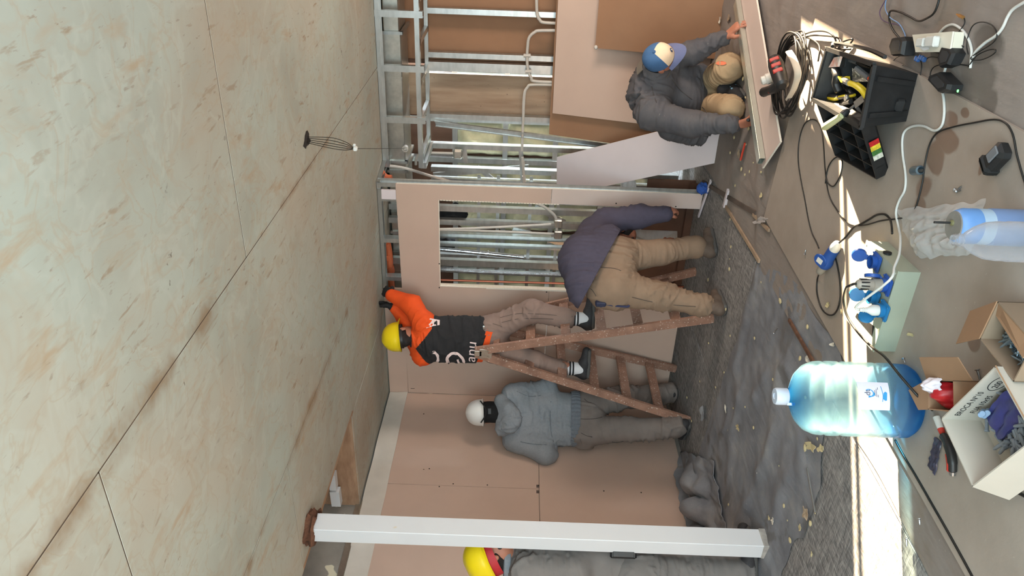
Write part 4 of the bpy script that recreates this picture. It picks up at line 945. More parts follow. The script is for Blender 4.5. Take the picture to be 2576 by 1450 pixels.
for nm, hp_ in (('L', hand_prims(J['wrL'], DP(975, 768, 6.40)-J['wrL'], Z_+f_*.4, 1, .25, fat=.004)), ('R', hand_prims(J['wrR'], DP(962, 728, 6.38)-J['wrR'], f_+Z_*.5, -1, .45, fat=.004))):
    w = V(J['wr'+nm]); e = V(J['el'+nm]); d = (w-e).normalized(); grow('glove', hp_+[cap(w-d*.03, w+d*.02, .042, .036, .02)], .006, GLV, O, .002, 6)
vd = (J['chest']-C0).normalized(); rr = vd.cross(Z_).normalized(); uu = rr.cross(vd)
q = MB(); org = DP(1196, 912, 6.1)
decal(q, jer, org, rr, uu, vd, [text_shape('anu', .115, .1)]); q.build('lettering', WPRINT, jer) if q.v else None
q = MB(); org = DP(1095, 892, 6.1); decal(q, jer, org, rr, uu, vd, [text_shape('10', .03)])
sc = 6.1/1920; sp = lambda L: [(-(y-892)*sc, -(x-1095)*sc) for x, y in L]
decal(q, jer, org, rr, uu, vd, [stroke_shape(sp([(1092, 886), (1100, 893), (1103, 902), (1101, 910)]), .022), stroke_shape(sp([(1128, 912), (1126, 898), (1136, 888), (1150, 888), (1162, 897), (1168, 908), (1164, 913)]), .022), stroke_shape(sp([(1152, 902), (1154, 908), (1158, 911)]), .014)])
q.build('lettering', WPRINT, jer) if q.v else None
q = MB(); org = DP(1090, 812, 6.1); decal(q, jer, org, rr, uu, vd, [([(-.02, -.05), (.02, -.05), (.03, .03), (-.045, .055), (-.03, 0)], [(0, 1, 2, 3, 4)])]); q.build('chest_patch', WPRINT, jer) if q.v else None
q = MB(); k = DP(1217, 825, 6.1); q.bevbox(k, (.03, .02, .02), r=.004); q.build('belt_clip', ZINC, tr)
# ------------------------------------------------------------------ 3. the bent worker in the navy sweatshirt
f_ = V((.35, .94, 0)).normalized(); r_ = V((.94, -.35, 0)).normalized()
J = dict(head=DP(1568, 596, 6.08), up=V((.3, .7, -.55)), fw=V((-.1, -.3, -.9)), neck=DP(1530, 592, 5.98), chest=DP(1498, 605, 5.78), pelvis=DP(1502, 700, 5.42),
         shL=DP(1530, 628, 5.95), shR=DP(1526, 556, 5.85), elL=DP(1604, 624, 6.05), elR=DP(1606, 546, 5.78), wrL=DP(1665, 612, 6.02), wrR=DP(1672, 540, 5.72),
         hipL=DP(1545, 724, 5.40), hipR=DP(1552, 648, 5.52), knL=DP(1664, 746, 5.37), knR=DP(1664, 636, 5.58), anL=DP(1796, 769, 5.36), anR=DP(1776, 622, 5.66), ftL=f_*.9-r_*.3, ftR=f_)
hp_ = hand_prims(J['wrL'], -Z_+f_*.3, r_*-1, 1, .5)+hand_prims(J['wrR'], -Z_*.8+f_*.7, r_*-1, -1, .6)
N, ax = person(J, 'worker in navy sweatshirt and khaki trousers bending over in front of the doorway', hp_)
he = DP(1560, 592, 5.4)-DP(1476, 748, 5.4); vw = (DP(1512, 670, 5.4)-C0).normalized(); hemn = he.cross(vw).normalized(); hemn = hemn if hemn.z < 0 else -hemn
P = [cap(DP(1484, 722, 5.40), DP(1476, 655, 5.54), .165, .185, .06), cap(DP(1512, 716, 5.39), DP(1540, 640, 5.48), .158, .158, .05), cap(DP(1476, 655, 5.54), DP(1498, 592, 5.80), .180, .150, .08), cap(J['shL'], J['shR'], .09, .09, .07), cap(J['neck'], J['chest'], .08, .12, .06), cap(DP(1490, 742, 5.36), DP(1532, 608, 5.56), .135, .125, .05)]
P += chain([J['shL'], J['elL'], J['wrL']], [.085, .075, .055], .05)+chain([J['shR'], J['elR'], J['wrR']], [.095, .085, .066], .06)
sw = grow('sweatshirt', P, .011, NAVY, N, .012, 51, 18, 5, post=planecut(DP(1512, 670, 5.4), hemn, (J['shR']+(J['elR']-J['shR'])*.2, J['wrR'], .125)))
P = [cap(DP(1542, 724, 5.38), DP(1554, 646, 5.49), .150, .143, .05), cap(DP(1518, 732, 5.40), DP(1538, 642, 5.51), .12, .115, .05)]
P += chain([J['hipL'], J['knL'], J['anL']+Z_*.08], [.135, .094, .078], .05)+chain([J['hipR'], J['knR'], J['anR']+Z_*.08], [.125, .092, .076], .05)
P += [cap(J['anL']+Z_*.13, J['anL']+Z_*.075, .08, .086, .03), cap(J['anR']+Z_*.13, J['anR']+Z_*.075, .076, .082, .03)]
tr = grow('trousers', P, .010, TRK, N, .015, 61, 19, 5)
shoe(N, J['anL'], J['ftL'], .003, SHB, SOLE); shoe(N, J['anR'], J['ftR'], .003, SHB, SOLE)
grow('hair', [ell(V(J['head'])+ax[2]*.03-ax[1]*.012, ax, (.080, .096, .092), .02)], .009, HAIR, N)
q = MB(); k = DP(1511, 764, 5.30); q.bevbox(k, (.035, .05, .075), r=.008); q.lathe([(.014, 0), (.014, .004)], k+V((0, -.026, 0)), (X_, Z_, -Y_), 12); q.build('tape_pouch', M('navy_pouch', srgb(40, 46, 72), .6), N)
q = MB(); q.tube(catmull([DP(1525, 766, 5.3), DP(1550, 770, 5.29), DP(1578, 772, 5.29), DP(1582, 768, 5.29)], 6), .008, 6); q.build('pouch_strap', M('navy_strap', srgb(46, 52, 84), .7), N, True)
# ------------------------------------------------------------------ 4. the kneeling worker in the charcoal jacket and blue cap
vd = (DP(1660, 145, 1)-C0).normalized(); rr = V((vd.y, -vd.x, 0)).normalized()
upk = -vd*.80+Z_*.42+rr*.34; fwk = -Z_*.88+rr*.28-vd*.25
J = dict(head=DP(1662, 148, 5.02), up=upk, fw=fwk, neck=DP(1640, 190, 5.20), chest=DP(1648, 226, 5.30), pelvis=DP(1752, 246, 5.56),
         shL=DP(1672, 150, 5.26), shR=DP(1640, 290, 5.16), elL=DP(1744, 132, 5.16), elR=DP(1742, 314, 5.06), wrL=DP(1826, 92, 5.07), wrR=DP(1862, 313, 4.93),
         hipL=DP(1770, 215, 5.54), hipR=DP(1768, 272, 5.50), knL=DP(1836, 172, 5.12), knR=DP(1840, 274, 5.06), anL=DP(1812, 222, 5.46), anR=DP(1806, 262, 5.50), ftL=V((.3, .6, 0)), ftR=V((.1, .7, 0)), sz=.03)
hp_ = hand_prims(J['wrR'], DP(1892, 305, 4.84)-J['wrR']-vd*.0, rr*.9-Z_*.35, -1, (.62, .70, .75, .8), .5, sc=1.22)+hand_prims(J['wrL'], DP(1858, 62, 4.98)-J['wrL'], -Z_*.9-rr*.3, -1, (.28, .32, .36, .4), .1, sc=1.2, thumb_out=.5)
K, ax = person(J, 'kneeling worker in charcoal jacket and blue and cream cap pressing on the steel channel', hp_, .006)
P = [cap(J['neck']-Z_*.02, J['neck'].lerp(J['head'], .42), .098, .088, .04), cap(J['pelvis'], DP(1705, 248, 5.42), .15, .185, .08), cap(DP(1705, 248, 5.42), DP(1648, 232, 5.30), .185, .160, .08), cap(J['shL'], J['shR'], .09, .095, .07), cap(DP(1650, 180, 5.3), DP(1630, 240, 5.30), .12, .13, .08), cap(DP(1690, 320, 5.4), DP(1752, 334, 5.48), .11, .09, .08), cap(DP(1715, 190, 5.35), DP(1760, 180, 5.38), .09, .06, .06)]
wa = V(J['wrR']).lerp(J['elR'], .14); wb_ = V(J['wrL']).lerp(J['elL'], .14)
P += chain([J['shR'], J['elR'], wa], [.105, .082, .058], .06)+chain([J['shL'], J['elL'], wb_], [.095, .075, .056], .05)
jk = grow('jacket', P, .009, CHAR, K, .017, 71, 20, 6)
q = MB()
def col_(u, v):
    a = (u-.5)*4.6; c = J['neck']+V((0, 0, .0))+(J['head']-J['neck'])*.25; e1 = rr; e2 = -vd; n = (J['head']-J['neck']).normalized()
    e2 = (e2-n*e2.dot(n)).normalized(); e1 = n.cross(e2); return c-e2*math.cos(a)*.10*(1+.25*v)+e1*math.sin(a)*.10*(1+.2*v)-n*(.05*v-.045)
q.thick(col_, 24, 5, .006); q.build('collar', M('olive_collar', srgb(104, 96, 86), .85, var=.1), K, True, 60)
P = [cap(J['hipL'], J['hipR'], .12, .12, .06)]+chain([J['hipL'], J['knL'], V(J['anL'])], [.105, .082, .062], .04)+chain([J['hipR'], J['knR'], V(J['anR'])], [.105, .085, .062], .04)
tr = grow('trousers', P, .009, TRT, K, .014, 81, 24, 6)
sl = M('shoe_pale_stripe', srgb(150, 190, 214), .5)
shoe(K, DP(1820, 229, 5.19), rr*-.2-vd*.9, .004, BLKJ, SOLE, stripe=sl); shoe(K, DP(1815, 275, 5.55), vd, .02, BLKJ, SOLE)
q = MB(); k = DP(1816, 160, 5.02); decal(q, tr, k, rr, Z_, vd, [([(-.016*math.cos(a)*.8, .034*math.sin(a)) for a in [i*.628 for i in range(10)]], [(0, 1, 9), (1, 2, 8, 9), (2, 3, 7, 8), (3, 4, 6, 7), (4, 5, 6)])], .006); q.build('knee_tear', M('red_patch', srgb(214, 116, 82), .8), tr) if q.v else None
s_, fw_, up_ = ax; hd = V(J['head'])
grow('hair', [ell(hd+up_*.024-fw_*.02, ax, (.079, .09, .088), .02), ell(hd-up_*.018-fw_*.032, ax, (.079, .075, .05), .02), cap(hd-up_*.03-fw_*.075, hd-up_*.075-fw_*.055, .045, .04, .03)], .008, HAIR, K, .002, 5)
def capfn(u, v):
    a = u*2*math.pi; b = max(v, .01)*1.62; e = math.sin(min(b, 1.57))**.8; return hd+up_*.028+fw_*(math.cos(a)*.105*e-.004)+s_*math.sin(a)*.090*e+up_*(.092*max(0, math.cos(b))**.8-.012*max(0, b-1.57)*20)
q = MB(); q.thick(capfn, 42, 14, .003)
fl_ = []
for i in range(len(q.f)):
    u = ((i//2) % 42+.5)/42 if i < 2*42*14 else .5; fl_.append(1 if min(u, 1-u) < .155 and i//84 > 0 else 0)
q.m = fl_; cp = q.build('cap', [BLUE, CAPC], K, True, 60)
def brim(u, v):
    a = (u-.5)*2.3; return hd+up_*(.022-.02*v-.025*abs(u-.5)**2*4)+fw_*(math.cos(a)*(.104+.075*v*math.cos(a*1.1)))+s_*math.sin(a)*(.090+.016*v)
q = MB(); q.thick(brim, 20, 6, .003); q.build('cap_brim', BRIM, cp, True, 60)
q = MB(); q.lathe([(.009, 0), (.006, .006), (.001, .007)], hd+up_*.119, (s_, fw_, up_), 10); q.build('cap_button', BLUE, cp, True)
q = MB(); e0 = hd+up_*.062+fw_*.098; decal(q, cp, e0, s_*-1, up_*.8+fw_*-.6, -fw_*.8-up_*.6, [([(-.013, -.011), (.012, -.011), (.014, .004), (.004, .013), (-.013, .009)], [(0, 1, 2, 3, 4)])], .003); q.build('emblem', M('emblem_blue', srgb(36, 58, 92), .7), cp) if q.v else None
q = MB(); decal(q, cp, e0, s_*-1, up_*.8+fw_*-.6, -fw_*.8-up_*.6, [([(-.004, -.003), (.006, -.003), (.006, .005), (-.004, .005)], [(0, 1, 2, 3)])], .0045); q.build('emblem', SOCK, cp) if q.v else None
mk = DP(1884, 303, 4.84); t = root('marker_pen', mk, 'black marker held in the right fist of the kneeling worker', 'marker'); q = MB(); d = (-vd*.85+Z_*.2+rr*.1).normalized(); q.lathe([(.009, -.05), (.010, -.045), (.010, .045), (.006, .055)], mk, frame(d), 12); q.build('barrel', BLK, t, True); q = MB(); q.lathe([(.0105, .01), (.0105, .058), (.008, .062)], mk, frame(d), 12); q.build('cap', BLK, t, True)
# ------------------------------------------------------------------ 5. the worker in the yellow hard hat at the left edge
f_ = V((.80, .58, 0)).normalized(); r_ = V((.58, -.80, 0)).normalized(); f2 = V((-.2, .98, 0))
J = dict(head=DP(1240, 1394, 4.46), up=Z_*.86-f_*.45, fw=f_*.86+Z_*.45, neck=DP(1285, 1414, 4.48), chest=DP(1370, 1424, 4.50), pelvis=DP(1580, 1432, 4.52),
         shL=DP(1322, 1405, 4.66), shR=DP(1326, 1442, 4.36), elL=DP(1440, 1398, 4.74), elR=DP(1450, 1440, 4.36), wrL=DP(1450, 1410, 4.74), wrR=DP(1475, 1392, 4.46),
         hipL=DP(1600, 1420, 4.58), hipR=DP(1602, 1448, 4.45), knL=DP(1740, 1408, 4.56), knR=DP(1745, 1446, 4.46), anL=DP(1862, 1398, 4.58), anR=DP(1868, 1442, 4.44), ftL=f_, ftR=f_)
hp_ = hand_prims(J['wrL'], f_+Z_*.2, -Z_, 1, .4)+hand_prims(J['wrR'], f_-Z_*.3, -Z_, -1, .4)
Yw, ax = person(J, 'worker in yellow hard hat and grey overalls half hidden behind the white column', hp_)
GRJ = M('grey_overalls', srgb(118, 113, 110), .9, var=.07, vs=10, bump=.2, bs=180)
P = [cap(J['chest'], J['pelvis'], .165, .155, .08), cap(J['shL'], J['shR'], .085, .085, .07), cap(J['neck'], J['chest'], .07, .13, .06), cap(DP(1340, 1408, 4.5), DP(1500, 1412, 4.48), .12, .12, .06)]
P += chain([J['shL'], J['elL'], J['wrL']], [.085, .075, .055], .05)+chain([J['shR'], J['elR'], J['wrR']], [.085, .075, .055], .05)
grow('jacket', P, .010, GRJ, Yw, .016, 91, 22, 6)
P = [cap(J['hipL'], J['hipR'], .14, .14, .06), cap(J['pelvis'], J['pelvis']-Z_*.08, .155, .15, .05)]+chain([J['hipL'], J['knL'], J['anL']], [.125, .098, .085], .05)+chain([J['hipR'], J['knR'], J['anR']], [.12, .095, .082], .05)
grow('trousers', P, .010, GRJ, Yw, .018, 101, 26, 5)
shoe(Yw, J['anL'], J['ftL'], .02, SHO, SOLE); shoe(Yw, J['anR'], J['ftR'], .02, SHO, SOLE)
s_, fw_, up_ = ax; hd = V(J['head'])
grow('hair', [ell(hd+up_*.02-fw_*.03, ax, (.079, .086, .09), .02), cap(hd-up_*.03-fw_*.07, hd-up_*.075-fw_*.045, .04, .036, .03), cap(hd-up_*.06+fw_*.03+s_*.05, hd-up_*.1+fw_*.06, .02, .02, .02), cap(hd-up_*.06+fw_*.03-s_*.05, hd-up_*.1+fw_*.06, .02, .02, .02)], .008, HAIR, Yw, .003, 5)
hm = helmet(Yw, hd+up_*.04-fw_*.01, up_, fw_, YEL, dark=RED)
q = MB()
def rb(u, v): a = u*2*math.pi; return hd+up_*(.045-.062*v)-fw_*.01+fw_*math.cos(a)*.116+s_*math.sin(a)*.099
q.grid(rb, 40, 3); q.build('red_headband', RED, hm, True)
q = MB(); q.tube(catmull([J['neck']+V((.075*math.cos(a), .075*math.sin(a), .02)) for a in [k*.785 for k in range(8)]], 4, True), .024, 8, closed=True); q.build('collar', HOOD, Yw, True)
k = DP(1568, 1388, 4.32); q = MB(); q.bevbox(k, (.08, .02, .15), (f_, r_, Z_), .01); q.bevbox(k-r_*-.011, (.06, .004, .12), (f_, r_, Z_), .002); q.build('phone_pouch', BLK, Yw)

# ------------------------------------------------------------------ sewn seams and garment edges lying on the cloth
SEAMD = M('seam_thread', srgb(78, 70, 66), .9)
def seams(target, lines, w=.006, mat=None, name='seam', off=.002):
    for L in lines:
        (x0, y0) = L[len(L)//2]; t_ = 5.0; o = DP(x0, y0, 1.0); vd = (o-C0).normalized(); rr = vd.cross(Z_).normalized(); uu = rr.cross(vd)
        bv = BVHTree.FromPolygons([V(v.co)+PLOC[target.name] for v in target.data.vertices], [tuple(p.vertices) for p in target.data.polygons]); pts = []
        for (x, y) in L:
            d = (DP(x, y, 1.0)-C0).normalized(); h = bv.ray_cast(C0+d*3.0, d, 6.0)
            if h[0] is not None: pts.append(h[0]+h[1]*off*(1 if h[1].dot(d) < 0 else -1))
        if len(pts) > 2: MB().tube(catmull(pts, 3), w/2, 5).build(name, mat or SEAMD, target, True, None)
seams(jk, [[(1690, 200), (1712, 228), (1740, 250), (1765, 268), (1778, 285)], [(1640, 218), (1645, 240), (1652, 258)]], .005)
seams(jk, [[(1852, 296), (1856, 306), (1857, 318), (1854, 328)]], .010, SEAMD, 'cuff_edge')
for o_ in list(H.children):
    if o_.name.startswith('trousers'): seams(o_, [[(1456, 1054), (1475, 1055), (1500, 1054), (1515, 1050)], [(1462, 1090), (1476, 1097), (1490, 1100)], [(1470, 1004), (1478, 1012), (1488, 1014)], [(1540, 1112), (1552, 1114), (1568, 1110)]], .004)
    if o_.name.startswith('hoodie'): seams(o_, [[(1386, 1010), (1384, 1040), (1386, 1085), (1392, 1112)], [(1310, 1112), (1340, 1118), (1375, 1120)], [(1300, 985), (1330, 998), (1360, 996)]], .006, HOODB)
for o_ in list(N.children):
    if o_.name.startswith('trousers'): seams(o_, [[(1500, 672), (1520, 674), (1545, 676), (1562, 682)], [(1478, 722), (1490, 730), (1500, 745)], [(1590, 748), (1640, 760), (1700, 768), (1750, 772)]], .004)
for o_ in list(O.children):
    if o_.name.startswith('trousers'): seams(o_, [[(1258, 800), (1300, 790), (1340, 790), (1390, 793), (1440, 797)], [(1262, 812), (1300, 803), (1340, 802), (1392, 803)], [(1240, 815), (1262, 822), (1280, 838)]], .003)
def thin_clear(name, tint, solid, mixf, rough=.12):
    # thin-walled plastic: light passes straight through, with a milky scattering share and a gloss coat
    q = NT(name); q.b.inputs['Base Color'].default_value = solid; q.b.inputs['Roughness'].default_value = rough; q.b.inputs['Transmission Weight'].default_value = .25; q.b.inputs['IOR'].default_value = 1.3
    tr = q.new('BsdfTransparent'); tr.inputs[0].default_value = tint; tl_ = q.new('BsdfTranslucent'); tl_.inputs[0].default_value = solid
    m0 = q.new('MixShader'); m0.inputs[0].default_value = .4; q.ln(q.b.outputs[0], m0.inputs[1]); q.ln(tl_.outputs[0], m0.inputs[2])
    lw = q.new('LayerWeight', i={'Blend': .35}); mm = q.math('ADD', q.math('MULTIPLY', lw.outputs['Facing'], .6), mixf); m1 = q.new('MixShader'); q.ln(mm, m1.inputs[0]); q.ln(tr.outputs[0], m1.inputs[1]); q.ln(m0.outputs[0], m1.inputs[2])
    q.ln(m1.outputs[0], q.n['Material Output'].inputs['Surface']); return q.m
# ------------------------------------------------------------------ tools, boxes, bottles and cables on the floor
def cable(name, pts, r, mat, label, z=BZ, zs=None, n=7, sub=6, cat='cable', group=None):
    """floor cable along photo-surveyed points; zs overrides height at single points"""
    P = []
    r *= .66
    for i, q in enumerate(pts): P.append(V(q) if len(q) == 3 else G(q[0], q[1], (zs or {}).get(i, z+r)))
    o = MB().tube(catmull(P, sub), r, n).build(name, mat, None, True, None); tag(o, label, cat, group); return o
# --- toolbox
TZ = .215
t = root('toolbox', (-.78, 3.06, BZ), 'open black plastic toolbox full of hand tools, its lid folded out to the left', 'toolbox')
rim = [V((-.868, 2.80, TZ)), V((-.642, 2.83, TZ)), V((-.690, 3.30, TZ)), V((-.912, 3.33, TZ))]
bas = [V((-.858, 2.868, BZ)), V((-.682, 2.885, BZ)), V((-.715, 3.25, BZ)), V((-.888, 3.26, BZ))]
q = MB(); cR = sum(rim, V((0, 0, 0)))/4; cB = sum(bas, V((0, 0, 0)))/4
ri = [p+(cR-p)*.05 for p in rim]; bi = [p+(cB-p)*.06+V((0, 0, .006)) for p in bas]
for i in range(4):
    j = (i+1) % 4; q.hexa([bas[i], bas[j], bi[j], bi[i], rim[i], rim[j], ri[j], ri[i]])
q.prism(bas, (0, 0, .006)); q.build('body', BLK, t)
q = MB()
for i in range(4):
    j = (i+1) % 4; q.bar(rim[i], rim[j], .016, .014, Z_)
for i, f in ((0, .5), (1, .3), (1, .7)): pass
q.build('rim', BLK, t)
q = MB()
for f in (.2, .8):
    a = bas[0].lerp(bas[1], f); b = rim[0].lerp(rim[1], f); n = V((0, -1, 0)); q.bar(a.lerp(b, .05)+n*.004, a.lerp(b, .9)+n*.004, .018, .012, Y_)
a = bas[0].lerp(bas[1], .35).lerp(rim[0].lerp(rim[1], .35), .25); q.bevbox(a+V((0, -.006, 0)), (.05, .012, .035), r=.006)
q.build('front_ribs', BLK, t)
# lid: shallow tray hinged on the left rim, leaning down to the board
h0, h1 = V((-.925, 3.30, TZ-.01)), V((-.872, 2.83, TZ-.01)); o0 = G(2100, 392, .05); o1 = G(2205, 452, .05)
n = (h1-h0).cross(o0-h0).normalized(); n = n if n.z > 0 else -n; dn = -n*.055
q = MB(); q.prism([h0+dn, h1+dn, o1+dn, o0+dn], n*.006)
for a, b in ((h0, h1), (h1, o1), (o1, o0), (o0, h0)):
    w = (b-a).normalized().cross(n)*.006; q.hexa([a+dn, b+dn, b+dn+w, a+dn+w, a, b, b+w, a+w])
lid = q.build('lid', BLK, t)
q = MB()
for f in (.3, .55, .8): q.hexa([h0.lerp(o0, f)+dn*.9, h1.lerp(o1, f)+dn*.9, h1.lerp(o1, f+.02)+dn*.9, h0.lerp(o0, f+.02)+dn*.9, h0.lerp(o0, f)+dn*.2, h1.lerp(o1, f)+dn*.2, h1.lerp(o1, f+.02)+dn*.2, h0.lerp(o0, f+.02)+dn*.2])
for f in (.35, .7): q.hexa([h0.lerp(h1, f)+dn*.9, h0.lerp(h1, f+.015)+dn*.9, o0.lerp(o1, f+.015)+dn*.9, o0.lerp(o1, f)+dn*.9, h0.lerp(h1, f)+dn*.2, h0.lerp(h1, f+.015)+dn*.2, o0.lerp(o1, f+.015)+dn*.2, o0.lerp(o1, f)+dn*.2])
q.build('tray_dividers', BLK, lid)
for k, cc in enumerate((srgb(196, 34, 40), srgb(232, 204, 60), srgb(70, 120, 60), srgb(222, 222, 206))):
    a = h1.lerp(o1, .36+.055*k*.9)+dn*.22; e = (o1-h1).normalized(); wn = (e.cross(n)); wn = wn if wn.dot(C0-h1) > 0 else -wn
    q = MB(); aa = h1.lerp(o1, .30+.085*k)+dn*.15+wn*.008; bb = h1.lerp(o1, .30+.085*(k+1))+dn*.15+wn*.008; q.prism([aa, bb, bb+dn*.7, aa+dn*.7], wn*.001); q.build('sticker', M('sticker_%d' % k, cc, .5, var=.25, vs=90), lid)
q = MB(); q.tube(catmull([rim[2]+V((.01, 0, -.02)), rim[2]+V((.02, .02, -.04)), rim[1].lerp(rim[2], .5)+V((.03, 0, -.06)), rim[1]+V((.02, .04, -.05))], 6), .008, 6); q.build('carry_handle', BLK, t, True)
YELP = M('yellow_plastic', srgb(222, 196, 44), .4, var=.05); STEEL = M('tool_steel', srgb(170, 172, 174), .3, .9, var=.12, vs=30); PALEG = M('pale_green_grip', srgb(188, 190, 146), .5, var=.08); REDP = M('red_plastic', srgb(190, 52, 40), .45, var=.1); GREYP = M('grey_plastic', srgb(112, 114, 118), .5, var=.1)
def tl(name, label, base): return root(name, base, label, name.replace('_', ' ') if len(name.split('_')) < 3 else name.split('_')[-1])
def T(a, b, z): return G(a, b, z)
k = tl('putty_knife', 'putty knife with pale green handle sticking out over the toolbox rim', T(2110, 300, .2))
q = MB(); a, b = T(2072, 322, .235), T(2120, 290, .225); q.tube([a, a.lerp(b, .1), a.lerp(b, .6), b], [.010, .016, .014, .012], 10); q.build('handle', PALEG, k, True)
q = MB(); c = T(2135, 277, .205); q.tube([b, b.lerp(c, .5), c], [.015, .015, .009], 10); q.build('ferrule', BLK, k, True)
q = MB(); d = T(2172, 247, .175); x, y, z = frame(d-c); q.tube([c, c.lerp(d, .4)], .005, 6); q.box(c.lerp(d, .7), (.035, .002, (d-c).length*.6), (x, y, z)); q.build('blade', STEEL, k)
k = tl('pliers', 'yellow handled pliers lying across the middle of the toolbox', T(2160, 225, .15))
q = MB(); q.tube(catmull([T(2136, 209, .19), T(2150, 214, .19), T(2168, 228, .185), T(2182, 248, .175)], 5), [.006]+[.011]*14+[.008], 9); q.build('grip', YELP, k, True)
q = MB(); q.tube(catmull([T(2155, 212, .18), T(2166, 220, .18), T(2178, 232, .172), T(2186, 242, .168)], 5), [.006]+[.010]*14+[.008], 9); q.build('grip', YELP, k, True)
q = MB(); q.tube([T(2136, 209, .19), T(2128, 204, .185), T(2118, 197, .18)], [.013, .014, .005], 8); q.build('jaw', STEEL, k, True)
k = tl('hand_saw', 'black saw handle with a yellow nose in the rear of the toolbox', T(2110, 180, .13))
q = MB(); q.tube(catmull([T(2100, 172, .18), T(2106, 190, .185), T(2104, 210, .18), T(2112, 232, .165)], 6), [.010]+[.018]*17+[.012], 9); q.build('handle', BLK, k, True)
q = MB(); q.prism([T(2113, 190, .175), T(2124, 208, .175), T(2140, 205, .17), T(2138, 192, .17), T(2126, 196, .172)], (0, 0, .014)); q.build('nose', YELP, k)
q = MB(); q.prism([T(2106, 176, .17), T(2118, 150, .16), T(2130, 143, .16), T(2126, 168, .165)], (0, 0, .003)); q.build('blade', STEEL, k)
k = tl('pincers', 'dark pincers with worn pale tips in the near left of the toolbox', T(2110, 245, .12))
for s_ in (0, 1):
    q = MB(); q.tube(catmull([T(2084, 241+s_*5, .165), T(2100, 243+s_*6, .165), T(2118, 246-s_*2, .16), T(2150, 236+s_*3, .15)], 5), [.007]+[.009]*14+[.006], 8); q.build('handle', BLK if s_ == 0 else YELP, k, True)
q = MB(); q.lathe([(.014, -.006), (.016, 0), (.014, .006)], T(2130, 246, .165), None, 12); q.build('pivot', STEEL, k, True)
k = tl('steel_plate', 'paint spotted grey metal plate standing in the right of the toolbox', T(2170, 190, .1))
q = MB(); a, b, c, d = T(2146, 172, .18), T(2186, 192, .175), T(2190, 206, .15), T(2146, 206, .15); q.prism([a, b, c, d], V((.0, .004, .002))); q.build('plate', M('spotted_plate', srgb(120, 124, 130), .45, .5, speck=(60, .55, srgb(220, 222, 220))), k)
q = MB(); q.tube([T(2156, 172, .19), T(2186, 196, .18)], .012, 8); q.build('tube', GREYP, k, True); q = MB(); q.lathe([(.008, 0), (.009, .01), (.007, .02)], T(2187, 197, .18), frame(T(2192, 200, .18)-T(2180, 190, .18)), 10); q.build('orange_cap', ORNG, k, True)
k = tl('trowel', 'dark flat trowel in the near part of the toolbox', T(2110, 275, .1)); q = MB(); q.prism([T(2084, 262, .15), T(2094, 280, .15), T(2150, 262, .14), T(2146, 246, .14)], (0, 0, .004)); q.build('blade', BLK, k); q = MB(); q.tube([T(2116, 264, .155), T(2140, 256, .165)], .010, 8); q.build('handle', BLK, k, True)
k = tl('paper_packet', 'torn red and white packet in the far corner of the toolbox', T(2105, 150, .13)); q = MB(); q.prism([T(2090, 170, .19), T(2104, 145, .19), T(2120, 142, .19), T(2112, 168, .185)], (0, 0, .01)); q.build('packet', M('red_white_packet', srgb(206, 120, 96), .6, var=.3, vs=30, c2=srgb(220, 214, 206)), k)
k = tl('tape_reel', 'grey round tape reel lying in the left rear of the toolbox', T(2110, 205, .1)); q = MB(); q.lathe([(.018, 0), (.042, .0), (.044, .006), (.044, .016), (.042, .022), (.018, .022)], T(2108, 205, .135), frame(V((-.3, -.6, .7))), 20); q.build('reel', GREYP, k, True)
for i, (a, b, c, d, m, l) in enumerate(((2140, 150, 2190, 172, BLK, 'dark bar along the right side of the toolbox'), (2150, 262, 2170, 290, GREYP, 'grey file lying at the near end of the toolbox'), (2120, 285, 2160, 300, BLK, 'black file at the near left of the toolbox'), (2125, 215, 2160, 255, STEEL, 'steel bar under the pliers in the toolbox'))):
    k = tl('hand_tool', l, T(a, b, .1)); q = MB(); q.tube([T(a, b, .14), T((a+c)/2, (b+d)/2, .14), T(c, d, .13)], [.009, .007, .004], 7); q.build('shaft', m, k, True); q = MB(); q.tube([T(a, b, .14), T(a+(c-a)*.35, b+(d-b)*.35, .14)], [.012, .010], 8); q.build('grip', BLK if m is not BLK else GREYP, k, True)
# --- cable coil, power tool and white band behind the toolbox
cc = G(2003, 190, .03); t = root('cable_coil', (cc.x, cc.y, .01), 'coil of heavy black cable lying behind the toolbox', 'cable coil')
for i in range(8):
    pts = []
    for kk in range(14):
        a = kk/14*2*math.pi; rr_ = .165+.022*n1(i*2.1, kk*.2)+.006*i; pts.append(cc+V((rr_*1.05*math.cos(a)+.02*n1(i, 3.3), rr_*1.0*math.sin(a)+.02*n1(i, 7.1), .0+.016*(i % 4)+.012*math.sin(a*2+i)+.012)))
    MB().tube(catmull(pts, 4, True), .0052, 6, closed=True).build('loop', BLKC, t, True, None)
for pts in ([(1968, 135), (1990, 105), (2030, 84), (2060, 78), (2085, 82), (2100, 96), (2103, 112), (2098, 125)], [(1985, 118), (2030, 92), (2075, 90), (2108, 96), (2116, 110), (2108, 122)], [(2000, 100), (2030, 95), (2055, 108), (2062, 125), (2058, 155)], [(2098, 125), (2110, 110), (2145, 98), (2132, 118), (2118, 130), (2090, 118)], [(2090, 122), (2140, 124)]):
    P_ = [G(a, b, .02+.035*(.3+abs(n1(i*.7, a*.01)))) for i, (a, b) in enumerate(pts)]; MB().tube(catmull(P_, 5), .0042, 6).build('loose_end', BLKC, t, True, None)
t = root('power_tool', G(1958, 190, .02), 'red and black power tool lying on the cable coil by the drywall strip', 'power tool')
a, b = G(1948, 150, .14), G(1968, 214, .14); d = (b-a).normalized()
q = MB(); q.tube([a-d*.01, a, a.lerp(b, .25), a.lerp(b, .7), b, b+d*.012], [.022, .034, .042, .040, .034, .02], 14); q.build('motor_housing', BLK, t, True)
